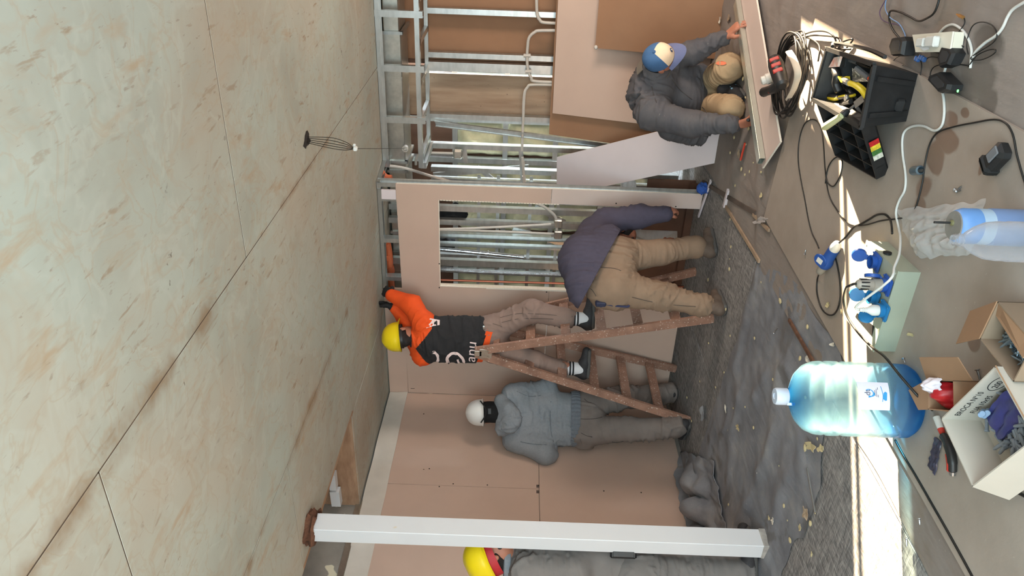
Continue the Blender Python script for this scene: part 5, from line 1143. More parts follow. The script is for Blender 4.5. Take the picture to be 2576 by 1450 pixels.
for f in (.2, .42, .64):
    q = MB(); c = a.lerp(b, f); vd_ = (C0-c).normalized(); x, y, z = frame(d, vd_); q.bevbox(c+y*.036, (.05, .014, .028), (x, y, z), .004); q.build('red_panel', REDP, t)
hq = G(1922, 232, .10); q = MB(); q.tube(catmull([b-d*.03, b.lerp(hq, .4), hq], 5), [.03]*6+[.026]*4+[.028], 12); q.build('handle', BLK, t, True)
q = MB(); c = b.lerp(hq, .6); q.bevbox(c+V((0, -.02, .012)), (.03, .03, .02), r=.005); q.build('red_panel', REDP, t)
q = MB(); q.lathe([(.026, -.02), (.030, 0), (.030, .03), (.024, .036), (.024, .055), (.016, .06)], G(1942, 195, .12), frame(V((-.4, .1, .9))), 16); q.build('white_collar', M('white_plastic', srgb(226, 218, 206), .4), t, True)
t = root('band_strap', G(1995, 200, .02), 'wide whitish band curled around the power tool and the cable coil', 'band')
bp = catmull([G(1985, 128, .10), G(1998, 150, .14), G(2008, 185, .15), G(2000, 220, .13), G(1985, 248, .09)], 6)
def bandf(u, v):
    p = bp[min(int(u*(len(bp)-1)), len(bp)-1)]; return p+V((-.02+.035*v, .03-.075*v, .0+.02*math.sin(v*3)))
q = MB(); q.thick(bandf, len(bp)-1, 5, .003); q.build('band', M('white_band', srgb(220, 208, 190), .6, var=.06), t, True, 60)
# --- distribution box
SG = M('grey_green_enamel', srgb(158, 163, 145), .35, var=.05, vs=6, coat=.2); BLU = M('socket_blue', srgb(34, 76, 150), .4, var=.05); CYB = M('socket_cyan_blue', srgb(30, 108, 160), .4, var=.05); GRP = M('plug_grey', srgb(150, 144, 134), .5, var=.1)
d0, d1, d2, d3 = V((-1.632, 2.445, 0)), V((-1.288, 2.452, 0)), V((-1.305, 2.735, 0)), V((-1.655, 2.725, 0)); DZt = .105
t = root('distribution_box', (-1.47, 2.59, BZ), 'grey green metal power box with four blue sockets standing on the board', 'power box')
q = MB(); q.prism([p+V((0, 0, BZ)) for p in (d0, d1, d2, d3)], (0, 0, DZt-BZ-.004)); q.build('enclosure', SG, t)
q = MB(); cM = (d0+d1+d2+d3)/4; q.prism([p+(p-cM)*.02+V((0, 0, DZt-.004)) for p in (d0, d1, d2, d3)], (0, 0, .004))
for p in (d0, d1, d2, d3): q.lathe([(.005, 0), (.003, .002)], p+(cM-p)*.07+V((0, 0, DZt)), None, 8)
q.build('cover', SG, t)
q = MB(); q.prism([G(a, b, DZt+.0005) for a, b in ((2157, 788), (2200, 822), (2194, 846), (2152, 797))], (0, 0, .001)); q.build('dark_label', BLK, t)
q = MB(); e = G(2247, 590, .075); e.x = -1.296; q.lathe([(.013, 0), (.016, .0), (.016, .006), (.011, .008)], e, frame(V((1, .06, 0))), 14); q.build('cable_gland', BLK, t, True)
def socket(px, py, mat, lid_dir, lid_ang):
    c = G(px, py, DZt+.001); q = MB(); q.bevbox(c+V((0, 0, .006)), (.068, .068, .012), r=.005); q.lathe([(.025, .01), (.027, .026), (.027, .030), (.022, .030), (.022, .014), (0, .0141)], c, None, 20)
    for a in (-1, 1):
        for b in (-1, 1): q.lathe([(.004, .012), (.003, .0145)], c+V((a*.028, b*.028, 0)), None, 6)
    s = q.build('socket', mat, t, True)
    ld = V(lid_dir).normalized(); hn = c+ld*.030+V((0, 0, .030)); up_ = (ld*math.cos(lid_ang)+Z_*math.sin(lid_ang)); nn = up_.cross(ld.cross(Z_)).normalized()
    q = MB(); x, y, z = frame(nn, up_); o = hn+up_*.030; q.lathe([(0, -.006), (.027, -.006), (.028, .0), (.028, .006), (.025, .007), (.025, 0), (0, .0)], o, (x, y, z), 20, cap=False); q.bar(hn-ld*.004, hn+up_*.01, .02, .008, Z_); q.build('flip_lid', mat, s, True); return c
s1 = socket(2208, 660, BLU, (.2, 1, 0), 1.25); s2 = socket(2235, 718, BLU, (.75, .5, 0), 1.5); s3 = socket(2205, 748, CYB, (-.3, .9, 0), 1.3); s4 = socket(2228, 782, CYB, (-.9, .3, 0), 1.35)
tp = root('power_plug', s2, 'grey round plug standing in the power box with a black cable', 'plug'); q = MB(); q.lathe([(.024, .02), (.025, .06), (.021, .062), (.021, .075), (.018, .11), (.013, .118), (.009, .12)], s2, None, 18); q.build('body', GRP, tp, True)
q = MB()
for k in range(9): a = k*.698; q.box(s2+V((.0195*math.cos(a), .0195*math.sin(a), .092)), (.004, .004, .03))
q.build('grip_ribs', BLK, tp)
tw = root('power_plug', s4, 'white plug in the cyan blue socket of the power box', 'plug'); q = MB(); q.lathe([(.020, .02), (.021, .05), (.012, .066), (.008, .075)], s4, None, 16); q.build('body', WHTC, tw, True); q = MB(); q.lathe([(.0095, .072), (.0095, .076), (.0075, .078), (.0095, .082), (.0095, .085), (.0075, .087), (.0085, .092), (.006, .098)], s4, None, 12); q.build('strain_relief', WHTC, tw, True)
# inline coupling
a, b = G(2062, 685, .045), G(2108, 612, .045); d = (b-a).normalized(); L = (b-a).length
t = root('cable_coupler', (a+b)/2-V((0, 0, .03)), 'blue and grey inline plug and socket joined on the board beyond the power box', 'coupler')
q = MB(); q.lathe([(.014, -.005), (.018, 0), (.022, .02), (.022, L*.28)], a, frame(d), 16); q.build('grey_plug', GRP, t, True)
q = MB(); q.lathe([(.030, L*.26), (.033, L*.3), (.033, L*.42), (.027, L*.46), (.025, L*.8)], a, frame(d), 18); q.build('blue_body', BLU, t, True)
q = MB(); q.lathe([(.023, L*.8), (.024, L*.86), (.018, L*.98), (.009, L*1.02)], a, frame(d), 16); q.build('grey_end', WHTC, t, True)
q = MB(); c = a+d*L*.42+Z_*.028; x, y, z = frame(V((-.2, -.5, .8))); q.lathe([(0, 0), (.032, 0), (.034, .004), (.032, .009), (0, .010)], c, (x, y, z), 18); q.build('flip_lid', BLU, t, True); q = MB(); q.box(c+z*.0105, (.03, .03, .0008), (x, y, z)); q.build('label', WHTC, t)
# --- cables on the board
cable('power_cable', [(2244, 588), (2243, 570), (2239, 552), (2226, 540), (2206, 541), (2185, 553), (2165, 564), (2150, 570), (2140, 580), (2126, 598), (2110, 612)], .0065, BLKC, 'black cable from the power box hole running to the blue coupler', zs={0: .075, 1: .06, 10: .045})
cable('power_cable', [(2060, 690), (2056, 705), (2055, 735), (2063, 768), (2076, 788), (2094, 793), (2107, 778), (2114, 745), (2112, 700), (2104, 658), (2098, 640)], .0055, BLKC, 'black cable looping back beside the blue coupler', zs={0: .045})
cable('power_cable', [s2+Z_*.112, s2+Z_*.128, s2+V((-.012, .004, .142)), (2128, 726), (2122, 752), (2127, 785), (2142, 815), (2165, 845), (2195, 875), (2225, 898), (2255, 935), (2283, 968), (2312, 1000), (2345, 1032)], .0075, BLKC, 'thick black cable arching from the grey plug past the water jug', zs={3: .20, 4: .15, 5: .14, 6: .13, 7: .12, 8: .12, 9: .14, 10: .15, 11: .13, 12: .10})
cable('extension_cable', [(2060, 625), (2054, 610), (2042, 585), (2033, 550), (2024, 500), (2015, 455), (2008, 405), (2010, 355), (2022, 315), (2040, 301), (2057, 306), (2067, 328), (2072, 370), (2076, 430), (2085, 490), (2105, 528), (2130, 558), (2150, 568), (2180, 566), (2215, 556), (2260, 550), (2295, 540), (2318, 470), (2328, 405), (2340, 360), (2360, 333), (2400, 319), (2450, 309), (2500, 301), (2530, 310), (2548, 340), (2558, 390), (2575, 450), (2590, 490)], .0045, BLKC, 'long dark speckled extension cable winding across the board', sub=5)
cable('extension_cable', [(2076, 462), (2082, 425), (2095, 402), (2112, 394), (2119, 410), (2114, 440), (2098, 468), (2084, 462), (2077, 440)], .0042, BLKC, 'small loop of thin dark cable in front of the toolbox lid', sub=5)
cable('white_cable', [s4+Z_*.09, s4+V((.012, .008, .108)), (2237, 706), (2250, 672), (2262, 640), (2265, 600), (2260, 570), (2254, 535), (2262, 505), (2276, 478), (2278, 440), (2271, 390), (2270, 350), (2278, 328), (2300, 317), (2325, 318), (2350, 329), (2368, 318), (2375, 290), (2374, 250), (2368, 215), (2376, 180), (2382, 160)], .0072, WHTC, 'thick white cable snaking from the power box to the adapters', zs={2: .175, 3: .14, 4: .10, 5: .06, 6: .03}, sub=5)
cable('white_cable', [(2352, 108), (2362, 86), (2378, 68), (2398, 62), (2420, 75), (2436, 98), (2444, 125), (2443, 150), (2441, 172)], .007, WHTC, 'short white cable bending out of the white junction box', zs={0: .06}, z=.008)
cable('white_cable', [(2448, 145), (2455, 130), (2478, 108), (2505, 90), (2522, 70), (2535, 42), (2550, 22), (2585, 0), (2610, -20)], .0075, WHTC, 'white cable leaving the frame at the lower right corner', z=.008)
tn = 'thin black adapter lead '
for pts, l, r_c in (([(2366, -30), (2362, 0), (2350, 32), (2330, 47), (2310, 53), (2288, 42), (2262, 30), (2240, 28), (2237, 50), (2246, 75), (2262, 95), (2276, 108)], 'flat black cable curving up behind the black adapter', .006),
        ([(2240, -20), (2222, 10), (2213, 30), (2218, 48), (2236, 58), (2258, 62), (2270, 72), (2278, 92), (2290, 105), (2302, 108)], 'thin purple wire running to the white junction box', .0028),
        ([(2236, -20), (2228, 5), (2228, 25), (2240, 45), (2262, 60), (2276, 85), (2280, 102), (2300, 106)], 'thin blue wire running to the white junction box', .0035),
        ([(2408, 37), (2424, 44), (2426, 60), (2412, 80), (2404, 92), (2404, 108), (2392, 112), (2360, 115), (2345, 125), (2352, 132), (2380, 134), (2386, 118), (2400, 104), (2424, 118)], tn+'with a brass tip beyond the white junction box', .003),
        ([(2436, 136), (2432, 118), (2434, 96), (2445, 68), (2460, 57), (2482, 57), (2500, 68), (2508, 90), (2495, 110), (2455, 135), (2442, 148), (2465, 151), (2490, 142), (2505, 130), (2500, 124), (2480, 128), (2455, 142), (2436, 168)], tn+'making two loops beside the white cable', .003),
        ([(2382, 160), (2360, 146), (2338, 144), (2326, 155)], tn+'under the white junction box', .0028),
        ([(2436, 165), (2400, 161), (2370, 162), (2348, 170), (2340, 190), (2350, 208), (2370, 216)], tn+'circling left of the adapter with the green light', .003),
        ([(2395, 231), (2375, 245), (2356, 255), (2352, 262), (2362, 262), (2385, 242), (2396, 233)], tn+'folded into a tight loop below the green light', .0034),
        ([(2308, 135), (2318, 160), (2316, 185), (2312, 192)], tn+'hanging from the black adapter to the board edge', .003),
        ([(2272, 165), (2246, 168), (2250, 150), (2270, 138), (2300, 130)], tn+'beside the toolbox corner', .003)):
    cable('adapter_lead', pts, r_c, M('purple_wire', srgb(90, 66, 100), .5) if 'purple' in l else M('blue_wire', srgb(120, 150, 190), .5) if 'blue wire' in l else BLKC, l, z=.014, sub=5)
q = MB(); a = G(2407, 36, .02); b = G(2413, 39, .02); q.tube([a, b], .0035, 8); q.tube([b, G(2423, 44, .02)], .006, 8); tag(q.build('barrel_plug', M('brass_tip', srgb(200, 150, 90), .3, .8)), 'small brass barrel plug on the felt beyond the white junction box', 'plug')
# --- junction box, adapters
j = [G(a, b, .012) for a, b in ((2302, 90), (2398, 82), (2404, 86), (2390, 131), (2310, 131))]
t = root('junction_box', G(2350, 108, .012), 'white plastic junction box on the felt with a white connector on it', 'junction box')
jb = [G(2300, 88, .05), G(2400, 80, .05), G(2392, 130, .05), G(2308, 131, .05)]; q = MB(); q.prism([p+V((0, 0, -.036)) for p in jb], (0, 0, .034)); q.build('base', M('ivory_plastic', srgb(214, 208, 190), .45, var=.04), t)
q = MB(); cJ = sum(jb, V((0, 0, 0)))/4; q.prism([p+(p-cJ)*.02 for p in jb], (0, 0, .006)); q.build('cover', M('ivory_plastic_cover', srgb(220, 214, 198), .45, var=.04), t)
q = MB(); a, b = G(2303, 108, .07), G(2360, 104, .07); x, y, z = frame(b-a); q.bevbox(a.lerp(b, .3), (.03, .022, .05), (x, y, z), .004); q.bevbox(a.lerp(b, .75), (.036, .024, .06), (x, y, z), .004); q.build('connector', WHTC, t)
q = MB(); q.prism([G(2312, 118, .062), G(2336, 119, .062), G(2338, 124, .062), G(2325, 128, .062)], (0, 0, .002)); q.build('paper_tag', SOCK, t)
def adapter(pts, z0, h, label, led=None):
    t = root('power_adapter', G(*pts[0], z0), label, 'power adapter'); P_ = [G(a, b, z0) for a, b in pts]; c = sum(P_, V((0, 0, 0)))/len(P_)
    q = MB(); q.prism(P_, (0, 0, h*.75)); vs = [p+V((0, 0, h*.75)) for p in P_]; vt = [p+(c-p)*.14+V((0, 0, h)) for p in P_]; n = len(P_); q.add(vs+vt, [(i, (i+1) % n, n+(i+1) % n, n+i) for i in range(n)]+[tuple(range(n, 2*n))]); bd = q.build('case', BLK, t)
    q = MB(); q.prism([c+(p-c)*.6+V((0, 0, h)) for p in P_], (0, 0, .0015)); q.build('rating_label', M('dark_label', srgb(52, 52, 54), .5), t)
    if led:
        g_ = bpy.data.materials.new('green_led'); g_.use_nodes = True; bb = g_.node_tree.nodes['Principled BSDF']; bb.inputs['Base Color'].default_value = (.1, .8, .15, 1); bb.inputs['Emission Color'].default_value = (.1, 1, .12, 1); bb.inputs['Emission Strength'].default_value = 4
        q = MB(); q.lathe([(.005, 0), (.004, .002), (.0, .003)], G(led[0], led[1], z0+h), None, 10); q.build('green_light', g_, t, True)
adapter([(2274, 96), (2300, 93), (2306, 104), (2300, 140), (2272, 142), (2266, 118)], .014, .05, 'black adapter against the left end of the white junction box')
adapter([(2400, 118), (2422, 122), (2430, 135), (2416, 165), (2394, 172), (2388, 145)], .014, .045, 'black adapter lying in the middle of the tangled leads')
adapter([(2370, 190), (2392, 182), (2424, 214), (2420, 228), (2398, 236), (2366, 202)], BZ, .05, 'black adapter with a green light at the edge of the board', (2410, 229))
k = root('wire_connector', G(2315, 150, .012), 'small blue and clear wire connector beside the white junction box', 'connector'); q = MB()
for i in range(5): q.bevbox(G(2305+i*5, 147+3*math.sin(i*2), .022), (.018, .014, .014), r=.003)
q.build('body', M('blue_clear', srgb(60, 100, 160), .3), k)
# --- battery, socket, screws
t = root('battery_pack', G(2505, 400, BZ), 'black tool battery lying on the board at the right', 'battery')
ba, bb_ = G(2536, 372, BZ+.02), G(2482, 428, BZ+.02); d = (bb_-ba).normalized(); x, y, z = frame(Z_, d)
q = MB(); q.bevbox((ba+bb_)/2+Z_*.004, (.062, (bb_-ba).length*.98, .045), (x, y, Z_), .012); q.build('case', BLK, t)
q = MB(); q.bevbox(ba.lerp(bb_, .78)+Z_*.006, (.068, .028, .05), (x, y, Z_), .008); q.build('latch_end', M('matt_black', srgb(28, 28, 28), .7), t)
q = MB(); q.bevbox(ba.lerp(bb_, .3)+Z_*.028, (.03, .05, .006), (x, y, Z_), .002); q.lathe([(.004, .026), (.004, .03)], ba.lerp(bb_, .12), None, 8); q.build('slide_rail', GREYP, t)
t = root('socket_wrench_bit', G(2305, 428, BZ), 'short blue grey metal socket lying on the wet stain', 'socket bit'); q = MB(); a = G(2297, 430, BZ+.016); q.lathe([(.010, 0), (.016, 0), (.017, .004), (.017, .05), (.012, .055)], a, frame(G(2318, 428, BZ+.016)-a), 14, cap=False); q.lathe([(.010, .001), (0, .0015)], a, frame(G(2318, 428, BZ+.016)-a), 14, cap=False); q.build('body', M('blue_grey_steel', srgb(110, 128, 140), .4, .5), t, True)
def screw(p0, p1, label, group=None, r=.0032, grp=None):
    a, b = p0, p1; d = (b-a).normalized(); ax_ = frame(d); q = MB(); q.lathe([(0, 0), (r*2.1, .0), (r*2.1, .0015), (r, .005), (r, (b-a).length-.008), (0, (b-a).length)], a, ax_, 8); return tag(q.build('screw', STEEL, None, True), label, 'screw', group)
for (a, b, c, d, l) in ((2406, 481, 2420, 467, 'longer of two crossed screws on the board'), (2402, 478, 2418, 480, 'shorter of two crossed screws on the board'), (2024, 640, 2027, 628, 'small screw on the board left of the blue coupler'), (1947, 838, 1957, 826, 'small screw on the felt above the rusty rod'), (2272, 902, 2277, 914, 'small screw beside the shoulder of the water jug'), (2312, 1305, 2314, 1322, 'screw on the rough floor near the board edge'), (2280, 1355, 2281, 1378, 'screw in the sunlit part of the rough floor')):
    screw(G(a, b, BZ+.004), G(c, d, BZ+.004), l)
screw(G(2458, 930, .03), G(2466, 960, .025), 'long machine screw standing between the two cardboard boxes', r=.004)
# --- water jug
JX = V((-1.722, 2.256, .024)); CLR = None
def clear(name, col, rough, tint=1.0, trans=.92):
    q = NT(name); b = q.b; b.inputs['Base Color'].default_value = col; b.inputs['Roughness'].default_value = rough; b.inputs['Transmission Weight'].default_value = trans; b.inputs['IOR'].default_value = 1.2; return q.m
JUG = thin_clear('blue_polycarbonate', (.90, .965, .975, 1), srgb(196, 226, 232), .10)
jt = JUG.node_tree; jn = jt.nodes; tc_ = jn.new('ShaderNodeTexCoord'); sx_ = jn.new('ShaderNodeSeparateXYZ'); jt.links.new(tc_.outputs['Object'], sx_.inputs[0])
for nd, deep in ((next(n for n in jn if n.type == 'BSDF_TRANSPARENT'), (.25, .60, .85, 1)), (next(n for n in jn if n.type == 'BSDF_TRANSLUCENT'), srgb(58, 132, 190)), (jn['Principled BSDF'], srgb(58, 132, 190))):   # deeper blue towards foot and neck
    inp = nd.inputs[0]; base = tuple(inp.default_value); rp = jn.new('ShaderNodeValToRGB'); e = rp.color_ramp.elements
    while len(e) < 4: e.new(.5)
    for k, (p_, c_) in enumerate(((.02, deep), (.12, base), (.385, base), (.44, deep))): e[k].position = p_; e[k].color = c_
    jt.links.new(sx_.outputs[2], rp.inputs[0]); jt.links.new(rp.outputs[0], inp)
CAPP = M('milky_cap', srgb(216, 226, 240), .4, var=.03, trans=.3)
t = root('water_jug', JX, 'big transparent blue water jug with a white cap standing in the sun', 'water jug')
pr = [(.0, .012), (.08, .012), (.10, .0), (.125, .004), (.135, .02), (.136, .055), (.132, .062), (.132, .068), (.137, .076), (.137, .112), (.131, .120), (.131, .128), (.137, .138), (.137, .245), (.133, .252), (.131, .262), (.137, .272), (.137, .305), (.131, .312), (.131, .322), (.136, .330), (.134, .352), (.122, .382), (.098, .406), (.066, .422), (.040, .432), (.030, .442), (.028, .456), (.0275, .466)]
pi_ = [(max(0, r-.0028), h+(.004 if i < 2 else 0)) for i, (r, h) in enumerate(pr)]
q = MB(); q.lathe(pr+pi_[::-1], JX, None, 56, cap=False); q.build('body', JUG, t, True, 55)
q = MB(); q.lathe([(.030, .448), (.0315, .450), (.0315, .488), (.029, .494), (.012, .495), (.010, .491), (0, .491)], JX, None, 28); q.bevbox(JX+V((-.01, -.031, .440)), (.012, .003, .03), r=.001); q.build('cap', CAPP, t, True, 40)
wv = M('water_residue', srgb(120, 190, 225), .1, trans=.9, ior=1.33)
vd_ = (C0-JX); vd_.z = 0; vd_.normalize(); sd_ = V((-vd_.y, vd_.x, 0))
def lab(u, v, a0=.26, a1=-.46, z0=.136, z1=.247, r=.1385):
    a = a0+(a1-a0)*u; 
    return JX+(vd_*math.cos(a)-sd_*math.sin(a))*r+V((0, 0, z0+(z1-z0)*v))
LBL = M('label_paper', srgb(206, 204, 222), .6, var=.03)
q = MB(); q.grid(lambda u, v: lab(u, v), 14, 6); q.build('label', LBL, t, True, None)
SKYB = M('label_blue', srgb(60, 150, 206), .5); INK = M('label_ink', srgb(60, 62, 74), .6)
def onlab(mb, shp, u0, v0, su, sv, k=.0008):
    pts, fs = shp; mb.add([lab(u0+a*su, v0+b*sv, r=.1385+k) for a, b in pts], fs)
q = MB(); 
for k in range(3): onlab(q, stroke_shape([(.02+.03*k, .0), (.06, -.10-.02*k), (.14, -.16-.02*k), (.24, -.14), (.30, -.04), (.27, .06)], .03-.006*k), .42, .68, 1, 1)
q.build('wave_logo', SKYB, t); q = MB(); onlab(q, text_shape('dt', .26), .50, .62, 1, 1); q.build('logo_letters', INK, t)
q = MB(); onlab(q, stroke_shape([(.30, .24), (.55, .22), (.85, .26)], .02), 0, 0, 1, 1); onlab(q, ([(.35, .10), (.62, .08), (.66, .14), (.60, .20), (.40, .22), (.34, .16)], [(0, 1, 2, 3, 4, 5)]), 0, 0, 1, 1); q.build('water_drawing', SKYB, t)
q = MB()
for k in range(4): onlab(q, ([(.45+.02*k, .36+.05*k), (.80-.05*k, .36+.05*k), (.80-.05*k, .375+.05*k), (.45+.02*k, .375+.05*k)], [(0, 1, 2, 3)]), 0, 0, 1, 1)
q.build('small_print', INK, t)
# --- plastic bottle and blue bottle at the right edge
t = root('plastic_bottle', V(DP(2400, 603, 2.05)), 'uncapped clear plastic bottle at the lower right edge', 'bottle'); bx = DP(2395, 603, 2.05); bz = BZ+.0; hz = bx.z-bz; o = V((bx.x, bx.y, bz)); PLOC[t.name] = V(t.location)
s_ = hz/.33; pr = [(0, .014), (.03, .012), (.045, 0), (.054, .01), (.055, .05), (.053, .06), (.055, .07), (.055, .17), (.053, .18), (.054, .20), (.050, .235), (.038, .265), (.024, .288), (.0145, .298), (.0135, .302), (.018, .304), (.018, .308), (.0135, .309), (.0130, .33)]
pr = [(r*1.0, h*s_) for r, h in pr]; pin = [(max(0, r-.0012), h+(.002 if i < 2 else 0)) for i, (r, h) in enumerate(pr)]
q = MB(); q.lathe(pr+pin[::-1], o, None, 36, cap=False); q.build('body', thin_clear('clear_pet', (.96, .965, .97, 1), srgb(206, 210, 216), .07, .05), t, True, 50)
q = MB()
for k in range(2): q.tube([o+V((.0145*math.cos(a), .0145*math.sin(a), hz-.012+.006*k+.004*a/6.28)) for a in [i*.42 for i in range(15)]], .0012, 4)
q.build('thread', clear('clear_thread', srgb(226, 228, 232), .1), t, True)
bx = DP(2400, 568, 2.22); o = V((bx.x, bx.y, BZ)); hz = bx.z-BZ
t = root('blue_bottle', o, 'blue bottle with a flat grey top and a black straw behind the clear bottle', 'bottle')
q = MB(); q.lathe([(.0, 0), (.05, 0), (.054, .006), (.054, hz-.10), (.052, hz-.095)], o, None, 32); q.build('body', M('blue_body', srgb(112, 136, 176), .4, var=.05), t, True, 40)
q = MB(); q.lathe([(.052, hz-.095), (.052, hz-.06)], o, None, 32, cap=False); q.build('pale_band', M('pale_blue_band', srgb(168, 192, 214), .45), t, True)
q = MB(); q.lathe([(.052, hz-.06), (.052, hz-.02), (.046, hz-.004), (.042, hz)], o, None, 32, cap=False); q.build('shoulder', M('bright_blue_shoulder', srgb(104, 150, 208), .4), t, True)
q = MB(); q.lathe([(.0, hz-.006), (.042, hz-.006), (.043, hz-.002), (.042, hz+.003), (0, hz+.003)], o, None, 32); q.build('top_disc', M('grey_disc', srgb(128, 126, 120), .6, var=.08, vs=30), t, True)
q = MB(); q.tube([o+V((.006, .006, hz)), o+V((.004, .010, hz+.055))], .0036, 8); q.build('straw', BLK, t, True); q = MB(); q.lathe([(.009, 0), (.008, .006), (.005, .008)], o+V((.006, .006, hz+.002)), None, 12); q.build('valve', M('olive_valve', srgb(110, 108, 74), .6), t, True)
# --- plastic bag
bq = [G(2256, 528, BZ), G(2482, 504, BZ), G(2446, 640, BZ), G(2304, 650, BZ)]
def bagf(u, v):
    p = (bq[0]*(1-u)+bq[1]*u)*(1-v)+(bq[3]*(1-u)+bq[2]*u)*v; e = min(1, 5*u, 5*(1-u), 5*v, 5*(1-v)); p = p+V((.007*n1(u*7, v*7, 3), .007*n1(u*7, v*7, 8), 0))*(1.6-e)
    return V((p.x, p.y, BZ+.003+e*(.010+.020*abs(n1(u*4, v*5, 1))*(.4+v)+.006*(1-abs(n1(u*9+v*5, v*7, 4))*2))))
bgm_m = thin_clear('milky_film', (.94, .94, .95, 1), srgb(242, 242, 242), .52, .16)
tag(MB().grid(bagf, 60, 44, True).build('plastic_bag', bgm_m, None, True, None), 'crumpled milky plastic bag on the board under the bottles', 'plastic bag')
# --- cardboard boxes
CB = M('cardboard', srgb(150, 116, 88), .85, var=.05, vs=6, bump=.08, bs=120); CBI = M('cardboard_inner', srgb(160, 126, 98), .85, var=.05, vs=6); CBW = M('whitish_cardboard', srgb(182, 174, 162), .8, var=.04, vs=5); CBD = M('cardboard_dark_inner', srgb(138, 118, 98), .85, var=.06, vs=6)
def panel(pts, th, mat, name, par):
    a, b, c = [V(p) for p in pts[:3]]; n = (b-a).cross(c-a).normalized(); return MB().prism(pts, n*th).build(name, mat, par)
def open_box(name, r0, r1, r3, z0, zr, mats, label, flaps=(), th=.004):
    """r0,r1,r3: rim corners; walls down to z0; flaps: (edge index, outer points)"""
    r2 = r1+r3-r0; rimc = [r0, r1, r2, r3]; c = (r0+r2)/2; t = root(name, (c.x, c.y, z0), label, 'cardboard box')
    fl = [V((p.x, p.y, z0)) for p in rimc]
    MB().prism(fl, (0, 0, th)).build('bottom', mats[0], t)
    for i in range(4):
        k = (i+1) % 4; n = ((rimc[k]-rimc[i]).cross(Z_)).normalized(); n = n if n.dot(c-(rimc[i]+rimc[k])/2) > 0 else -n
        MB().hexa([fl[i], fl[k], fl[k]+n*th, fl[i]+n*th, V((rimc[i].x, rimc[i].y, zr)), V((rimc[k].x, rimc[k].y, zr)), V((rimc[k].x, rimc[k].y, zr))+n*th, V((rimc[i].x, rimc[i].y, zr))+n*th]).build('side', mats[1 if not isinstance(mats[1], (list, tuple)) else 1] if not isinstance(mats[1], (list, tuple)) else mats[1][i], t)
    for pts, m in flaps: panel(pts, th*.8, m, 'flap', t)
    return t, rimc
zr = .147; A_, B_, C_ = G(2367, 1054, zr), G(2503, 922, zr), G(2446, 1226, zr)
e1 = (B_-A_); e3 = (C_-A_)
fr = B_+e3; inn = lambda p, k, dz: p+dz
tB, rB = open_box('cardboard_box', A_, B_, C_, .021, zr, [CBW, CBW], 'large whitish cardboard box with handwriting, holding wall plugs and a blue packet', flaps=[([B_+V((.002, 0, .001)), B_+e3+V((.002, 0, .001)), B_+e3-e1*.20+V((0, 0, -.045)), B_-e1*.13+V((0, 0, -.045))], CB), ([C_, C_+e1, C_+e1+(e3*.16)+V((0, 0, -.09)), C_+(e3*.16)+V((0, 0, -.09))], CBW)])
# handwriting with a marker on the inner face of the far side
wu = e1.normalized(); wn = (e3).normalized()
def onwall(mb, shp, s0, z0_, sc=1.0):
    pts, fs = shp; mb.add([A_+wu*(s0+a*sc)+wn*.0050+V((0, 0, -zr+z0_+b*sc)) for a, b in pts], fs)
q = MB(); onwall(q, text_shape('BROCA Nº10', .026, .1), .030, .106); onwall(q, text_shape('FUA 10x95', .024, .1), .050, .070); onwall(q, text_shape('200', .026, .1), .205, .084)
onwall(q, stroke_shape([(.040*math.cos(k*.45), .023*math.sin(k*.45)) for k in range(15)], .0025), .232, .093); q.build('handwriting', M('marker_ink', srgb(34, 32, 36), .6), tB)
# contents
cb = (A_+B_+C_+fr)/4
def inbox(f1, f3, z): return A_+e1*f1+e3*f3+V((0, 0, z-zr))
tag(MB().thick(lambda u, v: inbox(.30+.62*u, .10+.42*v, .062+.012*n1(u*4, v*4, 2)), 12, 10, .012, False).build('packet', M('blue_packet', srgb(62, 64, 122), .35, var=.12, vs=30), None, True, 60), 'dark blue packet lying in the large whitish cardboard box', 'packet')
PLG = M('grey_wall_plug', srgb(128, 134, 142), .5, var=.1)
random.seed(11)
for i in range(64):
    f1, f3 = (.12+.74*random.random(), .12+.8*random.random()); 
    if i < 36: f1, f3 = .30+.6*random.random(), .55+.36*random.random()
    a = inbox(f1, f3, .034+.03*random.random()); d = V((random.uniform(-1, 1), random.uniform(-1, 1), random.uniform(-.3, .4))).normalized()
    if not (.08 < (a+d*.05-A_).dot(e1)/e1.dot(e1) < .92 and .08 < (a+d*.05-A_).dot(e3)/e3.dot(e3) < .92): d = V((cb.x-a.x, cb.y-a.y, .01)).normalized()
    q = MB(); q.lathe([(.0035, 0), (.0075, .001), (.0075, .004), (.006, .006), (.0055, .028), (.006, .03), (.005, .055), (.003, .06)], a, frame(d), 9); tag(q.build('wall_plug', PLG, None, True), 'grey plastic wall plug in the large whitish cardboard box', 'wall plug', 'wall plugs in the large box')
for i, (f1, f3, l) in enumerate(((.28, .08, 'pale blue plug bundle against the written side of the large box'), (.93, .35, 'pale grey bolt bundle at the right end of the large box'))):
    k = root('plug_bundle', inbox(f1, f3, .05), l, 'bundle')
    for m_ in range(5):
        q = MB(); a = inbox(f1+.015*m_-.03, f3+.02, .06+.012*(m_ % 2)); q.lathe([(.004, 0), (.010, .001), (.010, .02), (.008, .034)], a, frame(V((.3, -.6, .5))), 10); q.build('plug', M('pale_blue_plug', srgb(132, 158, 190), .45), k, True)
